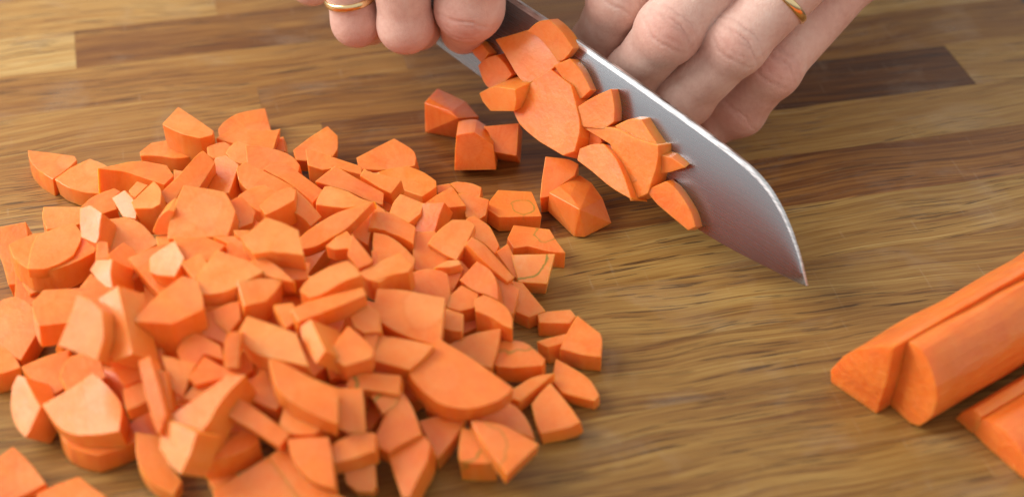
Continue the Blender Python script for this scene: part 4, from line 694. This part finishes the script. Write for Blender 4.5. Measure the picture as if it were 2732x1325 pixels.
# ------------------------------------------------------------------ long carrot sticks
def stick(sid, end, core, label, length, grow, pale, core_r):
    ax = Vector((math.cos(STICK_YAW), math.sin(STICK_YAW), 0))
    end = [tuple(q) for q in end]
    if sid in ('P2', 'P4'): end = [e2 for i in range(len(end)) for e2 in (tuple(a * .8 + b * .2 for a, b in zip(end[i], end[(i + 1) % len(end)])), tuple(a * .2 + b * .8 for a, b in zip(end[i], end[(i + 1) % len(end)])))]
    pts = [Vector(p) * MM for p in end]
    base = Vector((sum(p.x for p in pts) / len(pts), sum(p.y for p in pts) / len(pts), 0))
    X = Vector((-ax.y, ax.x, 0)); R = Matrix((X, Vector((0, 0, 1)), X.cross(Vector((0, 0, 1))))).transposed()   # local z runs along the stick
    Ri = R.inverted()
    bm = bmesh.new(); rings = []
    N = 40
    r2 = random.Random(sid)
    ph = [r2.uniform(0, 6) for _ in range(6)]
    for k in range(N + 1):
        s = k / N; d = length * s; g = 1 + grow * s
        rr = []
        for i, p in enumerate(pts):
            q = base + Vector(((p.x - base.x) * g, (p.y - base.y) * g, p.z * g)) + ax * d
            wv = math.sin(d * 260 + ph[i % 6]) * 0.20 + math.sin(d * 95 + ph[(i + 2) % 6]) * 0.32
            if p.z > 0.001: q += (Vector((p.x - base.x, p.y - base.y, p.z - 0.006))).normalized() * wv * MM * min(1, s * 8)
            rr.append(bm.verts.new(Ri @ (q - base)))
        rings.append(rr)
    m = len(pts)
    for k in range(N):
        for i in range(m):
            bm.faces.new((rings[k][i], rings[k][(i + 1) % m], rings[k + 1][(i + 1) % m], rings[k + 1][i]))
    bm.faces.new(rings[0][::-1]); bm.faces.new(rings[-1])
    bmesh.ops.recalc_face_normals(bm, faces=bm.faces)
    ed = [e for e in bm.edges if len(e.link_faces) == 2 and e.calc_face_angle() > 0.5]
    bmesh.ops.bevel(bm, geom=ed, offset=0.0003, segments=2, profile=0.6, affect='EDGES', clamp_overlap=True)
    me = bpy.data.meshes.new("carrot_stick"); bm.to_mesh(me); bm.free()
    for f in me.polygons: f.use_smooth = True
    me.set_sharp_from_angle(angle=math.radians(24))
    o = mesh_obj("carrot_stick", me, PEELED)
    o.matrix_world = Matrix.Translation(base) @ R.to_4x4()
    c = Ri @ (Vector(core) * MM - base)
    carrot_props(o, core=(c.x / MM, c.y / MM), r=core_r, pale=pale, cs=-0.9)
    tag(o, label, "carrot stick")
STICK_YAW = math.radians(37)
SL = {'P1': ("long flat-topped carrot stick with a dark core spot on its blunt end", .15, 0.22, .30, 4.0),
      'P2': ("long rounded carrot stick lying against its flat-topped neighbour, smooth D-shaped end", .15, -0.05, .30, 3.0),
      'P3': ("thin carrot stick squeezed between two thicker long sticks", .13, 0.0, .38, .1),
      'P4': ("low carrot stick lying outermost, its long cut end slanting over the board", .13, 0.0, .40, .1)}
for sid, end, core in STICKS:
    stick(sid, end, core, *SL[sid])

# ------------------------------------------------------------------ knife
KM = Matrix((KNIFE['e'], KNIFE['up'], KNIFE['n'])).transposed().to_4x4()
KM.translation = Vector(KNIFE['heel']) * MM
knife = empty("chef_knife")
knife.matrix_world = KM
tag(knife, "steel chef's knife with carrot pieces stuck along its blade", "knife")
SP = [[0.0, 23.4], [13.7, 22.7], [20.4, 22.4], [31.8, 22.1], [43.8, 21.7], [57.2, 21.1], [73.5, 20.1], [85.3, 19.3], [96.9, 18.4], [106.4, 16.9], [114.4, 13.0], [122.3, 6.8], [128.3, 0.15]]
ED = [[0.0, 0.0], [17.2, -0.9], [34.9, -1.4], [55.7, -1.9], [75.5, -2.4], [96.6, -3.1], [106.3, -2.6], [117.4, -1.4], [124.9, -0.6], [128.3, -0.0]]
def chaikin(p, n=3):
    for _ in range(n):
        q = [p[0]]
        for a, b in zip(p[:-1], p[1:]):
            q += [(a[0] * .75 + b[0] * .25, a[1] * .75 + b[1] * .25), (a[0] * .25 + b[0] * .75, a[1] * .25 + b[1] * .75)]
        p = q + [p[-1]]
    return p
SP, ED = chaikin(SP), chaikin(ED)
def curve(pts, x): return float(np.interp(x, [p[0] for p in pts], [p[1] for p in pts]))
bm = bmesh.new(); rings = []
xs = list(np.linspace(0, 108, 40)) + list(np.linspace(109, 128.2, 40))
for x in xs:
    s, e = curve(SP, x), curve(ED, x)
    th = 1.15 * (1 - 0.55 * max(0, (x - 60) / 72))
    prof = []
    for f, wd in ((0, .06), (.08, .22), (.5, .66), (.945, .97), (.985, .90), (1, .62)):
        prof.append((e + (s - e) * f, th * wd))
    rr = [bm.verts.new((x * MM, y * MM, z * MM)) for y, z in prof] + [bm.verts.new((x * MM, y * MM, -z * MM)) for y, z in prof[::-1]]
    rings.append(rr)
for k in range(len(rings) - 1):
    m = len(rings[k])
    for i in range(m):
        bm.faces.new((rings[k][i], rings[k + 1][i], rings[k + 1][(i + 1) % m], rings[k][(i + 1) % m]))
bm.faces.new(rings[0]); bm.faces.new(rings[-1][::-1])
bmesh.ops.recalc_face_normals(bm, faces=bm.faces)
me = bpy.data.meshes.new("blade"); bm.to_mesh(me); bm.free()
for f in me.polygons: f.use_smooth = True
me.set_sharp_from_angle(angle=math.radians(30))
bo = mesh_obj("blade", me, STEEL, knife); me.materials.append(SPINE)
for f in me.polygons:
    c = f.center / MM
    if (c.y - curve(ED, c.x)) > 0.955 * (curve(SP, c.x) - curve(ED, c.x)): f.material_index = 1
# bolster and handle (out of the frame, behind the gripping hand)
def loft(name, secs, mat, parent, seg=20, p=3.0):
    bm = bmesh.new(); rings = []
    for (x, yc, hy, hz) in secs:
        rr = []
        for i in range(seg):
            a = 2 * math.pi * i / seg; ca, sa = math.cos(a), math.sin(a)
            rr.append(bm.verts.new((x * MM, (yc + hy * math.copysign(abs(sa) ** (2 / p), sa)) * MM, hz * math.copysign(abs(ca) ** (2 / p), ca) * MM)))
        rings.append(rr)
    for k in range(len(rings) - 1):
        for i in range(seg):
            bm.faces.new((rings[k][i], rings[k][(i + 1) % seg], rings[k + 1][(i + 1) % seg], rings[k + 1][i]))
    bm.faces.new(rings[0]); bm.faces.new(rings[-1])
    bmesh.ops.recalc_face_normals(bm, faces=bm.faces)
    me = bpy.data.meshes.new(name); bm.to_mesh(me); bm.free()
    for f in me.polygons: f.use_smooth = True
    me.set_sharp_from_angle(angle=math.radians(50))
    return mesh_obj(name, me, mat, parent)
loft("bolster", [(.2, 16, 8.2, 2), (-4, 16, 8.5, 5.5), (-12, 16.5, 9, 7)], STEEL, knife)
hd = loft("handle", [(-12.2, 16.5, 9.4, 7.4), (-30, 16, 10.5, 8.2), (-60, 15, 11.5, 8.8), (-90, 14.5, 11, 8.2), (-112, 12.5, 13, 8.2), (-122, 11.5, 11.5, 7)], BLACK, knife)
for x in (-28, -58, -88):
    bm = bmesh.new()
    bmesh.ops.create_cone(bm, cap_ends=True, segments=20, radius1=0.0033, radius2=0.0033, depth=0.0186)
    bmesh.ops.translate(bm, vec=(x * MM, 0.0155, 0), verts=bm.verts)
    me = bpy.data.meshes.new("rivet"); bm.to_mesh(me); bm.free()
    mesh_obj("rivet", me, RIVET, hd)
# carrot pieces carried by the blade
ORD = ["first", "second", "third", "fourth", "fifth", "sixth", "seventh", "eighth", "ninth", "tenth", "eleventh", "twelfth", "thirteenth", "fourteenth", "fifteenth", "sixteenth", "seventeenth"]
_e = Vector(KNIFE['e'])
rank = {k[0]: i for i, k in enumerate(sorted(KNIFE_PIECES, key=lambda k: -(Vector(k[1]).dot(_e))))}
for pid, loc, n_, x_, t, poly in KNIFE_PIECES:
    n_, x_ = Vector(n_), Vector(x_)
    m3 = Matrix((x_, n_.cross(x_), n_)).transposed()
    carrot_piece(loc, m3, poly, t, "bright orange carrot piece stuck to the blade, %s from the knife's tip" % ORD[rank[pid]], "carrot pieces sticking to the blade",
                 core=(random.uniform(-8, 8), random.uniform(-8, 8)), r=random.uniform(3.5, 6), pale=random.uniform(.30, .48))
tag(hull_piece(HULLS['held'], "carrot piece pinned under the curled fingers behind the knife blade", pale=.28), cat="carrot piece")

# ------------------------------------------------------------------ hands
def cone_d(p, a, b):
    A, B = np.array(a[:3]), np.array(b[:3]); ba = B - A
    h = np.clip(((p - A) @ ba) / (ba @ ba), 0, 1)
    return np.linalg.norm(p - A - h[:, None] * ba, axis=1) - (a[3] + (b[3] - a[3]) * h)
def smin(a, b, k):
    h = np.clip(0.5 + 0.5 * (b - a) / k, 0, 1)
    return b + (a - b) * h - k * h * (1 - h)
def chain_d(p, ch, k=2.5):
    d = None
    for i in range(len(ch) - 1):
        q = cone_d(p, ch[i], ch[i + 1])
        d = q if d is None else smin(d, q, k)
    for j in (1, 2):      # joints are a little thicker than the shafts
        d = smin(d, np.linalg.norm(p - np.array(ch[j][:3]), axis=1) - ch[j][3] * (1.035 if j == 1 else 0.99), 2.0)
    return d
def build_hand(prefix, label, creases):
    fingers = [HANDS[prefix + '_' + f] for f in ('index', 'middle', 'ring', 'pinky', 'thumb')]
    pm = HANDS[prefix + '_palm']
    links = [(0, 1), (1, 2), (2, 3), (0, 5), (1, 5), (1, 4), (2, 4), (3, 4), (4, 5), (5, 6), (0, 6), (4, 7), (5, 7), (6, 7), (7, 8)]
    def sdf(p):
        palm = None
        for i, j in links:
            q = cone_d(p, pm[i], pm[j]); palm = q if palm is None else smin(palm, q, 8)
        f = None
        for ch in fingers:
            q = chain_d(p, ch); f = q if f is None else smin(f, q, 0.5)
        return smin(f, palm, 6)
    # rough closed volume from overlapping balls, voxel-remeshed, then pulled onto the smooth surface
    bm = bmesh.new()
    def ball(c, r):
        bmesh.ops.create_icosphere(bm, subdivisions=2, radius=r, matrix=Matrix.Translation(c))
    def run(a, b):
        L = (Vector(a[:3]) - Vector(b[:3])).length; n = max(2, int(L / 3))
        for i in range(n + 1):
            h = i / n; ball(Vector(a[:3]).lerp(Vector(b[:3]), h), a[3] + (b[3] - a[3]) * h)
    for ch in fingers:
        for i in range(len(ch) - 1): run(ch[i], ch[i + 1])
    for i, j in links: run(pm[i], pm[j])
    me = bpy.data.meshes.new("tmp"); bm.to_mesh(me); bm.free()
    o = bpy.data.objects.new("tmp", me); coll.objects.link(o)
    md = o.modifiers.new("r", 'REMESH'); md.mode = 'VOXEL'; md.voxel_size = 0.5
    dg = bpy.context.evaluated_depsgraph_get()
    me2 = bpy.data.meshes.new_from_object(o.evaluated_get(dg))
    bpy.data.objects.remove(o); bpy.data.meshes.remove(me)
    n = len(me2.vertices)
    P = np.empty(n * 3); me2.vertices.foreach_get('co', P); P = P.reshape(-1, 3)
    ed = np.empty(len(me2.edges) * 2, int); me2.edges.foreach_get('vertices', ed); ed = ed.reshape(-1, 2)
    def smooth(p, w):
        s = np.zeros_like(p); c = np.zeros(n)
        np.add.at(s, ed[:, 0], p[ed[:, 1]]); np.add.at(s, ed[:, 1], p[ed[:, 0]])
        np.add.at(c, ed[:, 0], 1); np.add.at(c, ed[:, 1], 1)
        return p * (1 - w) + s / np.maximum(c, 1)[:, None] * w
    def normals(p):
        me2.vertices.foreach_set('co', p.ravel()); me2.update()
        q = np.empty(n * 3); me2.vertex_normals.foreach_get('vector', q); return q.reshape(-1, 3)
    for it in range(4):
        P = smooth(P, 0.5)
        P = P - normals(P) * np.clip(sdf(P), -2, 2)[:, None]
    N = normals(smooth(P, 0.4))
    flush = np.zeros(n); disp = np.zeros(n)
    view = np.array([0, -0.797, 0.604])
    rs = np.random.default_rng(len(prefix))
    for fi, ji, depth, red, dirs in creases:
        ch = fingers[fi]
        J = np.array(ch[ji][:3]); A = np.array(ch[ji - 1][:3]); B = np.array(ch[ji + 1][:3])
        ax = (B - A) / np.linalg.norm(B - A)
        dors = view - (view @ ax) * ax; dors /= np.linalg.norm(dors); lat = np.cross(ax, dors)
        R = ch[ji][3]
        rel = P - J; s = rel @ ax; l = rel @ lat; hgt = rel @ dors
        own = np.abs(chain_d(P, ch)) < 0.6
        m = own & (np.linalg.norm(rel, axis=1) < R * 2.4) & (hgt > 0.1 * R)
        dm = np.clip((hgt / R - 0.1) / 0.4, 0, 1) * m
        flush = np.maximum(flush, red * np.exp(-(s / (R * 0.75)) ** 2 - (l / (R * 0.8)) ** 2) * m)
        for (s0, bend, wd, dp) in dirs:
            wob = 0.22 * np.sin(l * 0.8 + s0 * 2.1) + 0.07 * np.sin(l * 2.3 + s0)
            q = s - (s0 + bend * (l / R) ** 2 * R * 0.35 + wob)
            disp -= depth * dp * np.exp(-(q / wd) ** 2) * dm * np.clip(1.25 - np.abs(l) / R, 0, 1)
    P = P + N * disp[:, None]
    me2.vertices.foreach_set('co', (P * MM).ravel())
    at_ = me2.attributes.new('flush', 'FLOAT', 'POINT'); at_.data.foreach_set('value', flush)
    for f in me2.polygons: f.use_smooth = True
    me2.name = "hand"; me2.materials.clear()
    o = mesh_obj("hand", me2, SKIN)
    # thin the faces far outside the picture is unnecessary; keep one continuous surface
    return tag(o, label, "hand")
FOLDS = [(-5.4, 1.1, .34, .8), (-3.1, 1.0, .32, 1.0), (-2.1, .7, .26, .45), (0.9, -.4, .26, .4), (3.2, -.9, .32, .7)]
build_hand('guide', "fair hand with curled fingertips holding the carrots down behind the knife blade",
           [(0, 1, .6, .5, FOLDS), (1, 1, .62, .95, FOLDS), (2, 1, .62, .7, FOLDS), (3, 1, .55, .85, FOLDS), (3, 2, .35, .8, FOLDS[1:4])])
build_hand('grip', "fair hand with fingers wrapped round the knife handle at the heel of the blade",
           [(0, 2, .4, .8, FOLDS[1:5]), (1, 2, .18, .7, FOLDS[2:4]), (2, 2, .18, .7, FOLDS[2:4])])

def gold_ring(ch, i, h, scale, width, label, shift=(0, 0, 0), tilt=0.0):
    a, b = np.array(ch[i][:3]), np.array(ch[i + 1][:3])
    c = Vector(a + (b - a) * h) + Vector(shift); r = (ch[i][3] + (ch[i + 1][3] - ch[i][3]) * h) * scale
    ax = Vector(b - a).normalized()
    bm = bmesh.new(); S, T = 72, 12
    vs_ = []
    for s in range(S):
        t = 2 * math.pi * s / S; row = []
        for k in range(T):
            u = 2 * math.pi * k / T
            rad = r + 0.55 * math.cos(u)
            row.append(bm.verts.new((rad * math.cos(t) * MM, rad * math.sin(t) * MM, width * math.sin(u) * MM)))
        vs_.append(row)
    for s in range(S):
        for k in range(T):
            bm.faces.new((vs_[s][k], vs_[(s + 1) % S][k], vs_[(s + 1) % S][(k + 1) % T], vs_[s][(k + 1) % T]))
    bmesh.ops.recalc_face_normals(bm, faces=bm.faces)
    me = bpy.data.meshes.new("finger_ring"); bm.to_mesh(me); bm.free()
    for f in me.polygons: f.use_smooth = True
    o = mesh_obj("finger_ring", me, GOLD)
    o.matrix_world = Matrix.Translation(c * MM) @ ax.to_track_quat('Z', 'Y').to_matrix().to_4x4() @ Matrix.Rotation(tilt, 4, 'X')
    tag(o, label, "ring")
gold_ring(HANDS['guide_ring'], 0, 0.60, 1.02, 1.1, "narrow gold ring on a finger of the hand holding the carrots")
gold_ring(HANDS['grip_ring'], 1, 0.66, 1.03, 1.0, "polished gold ring on a finger of the hand gripping the knife")
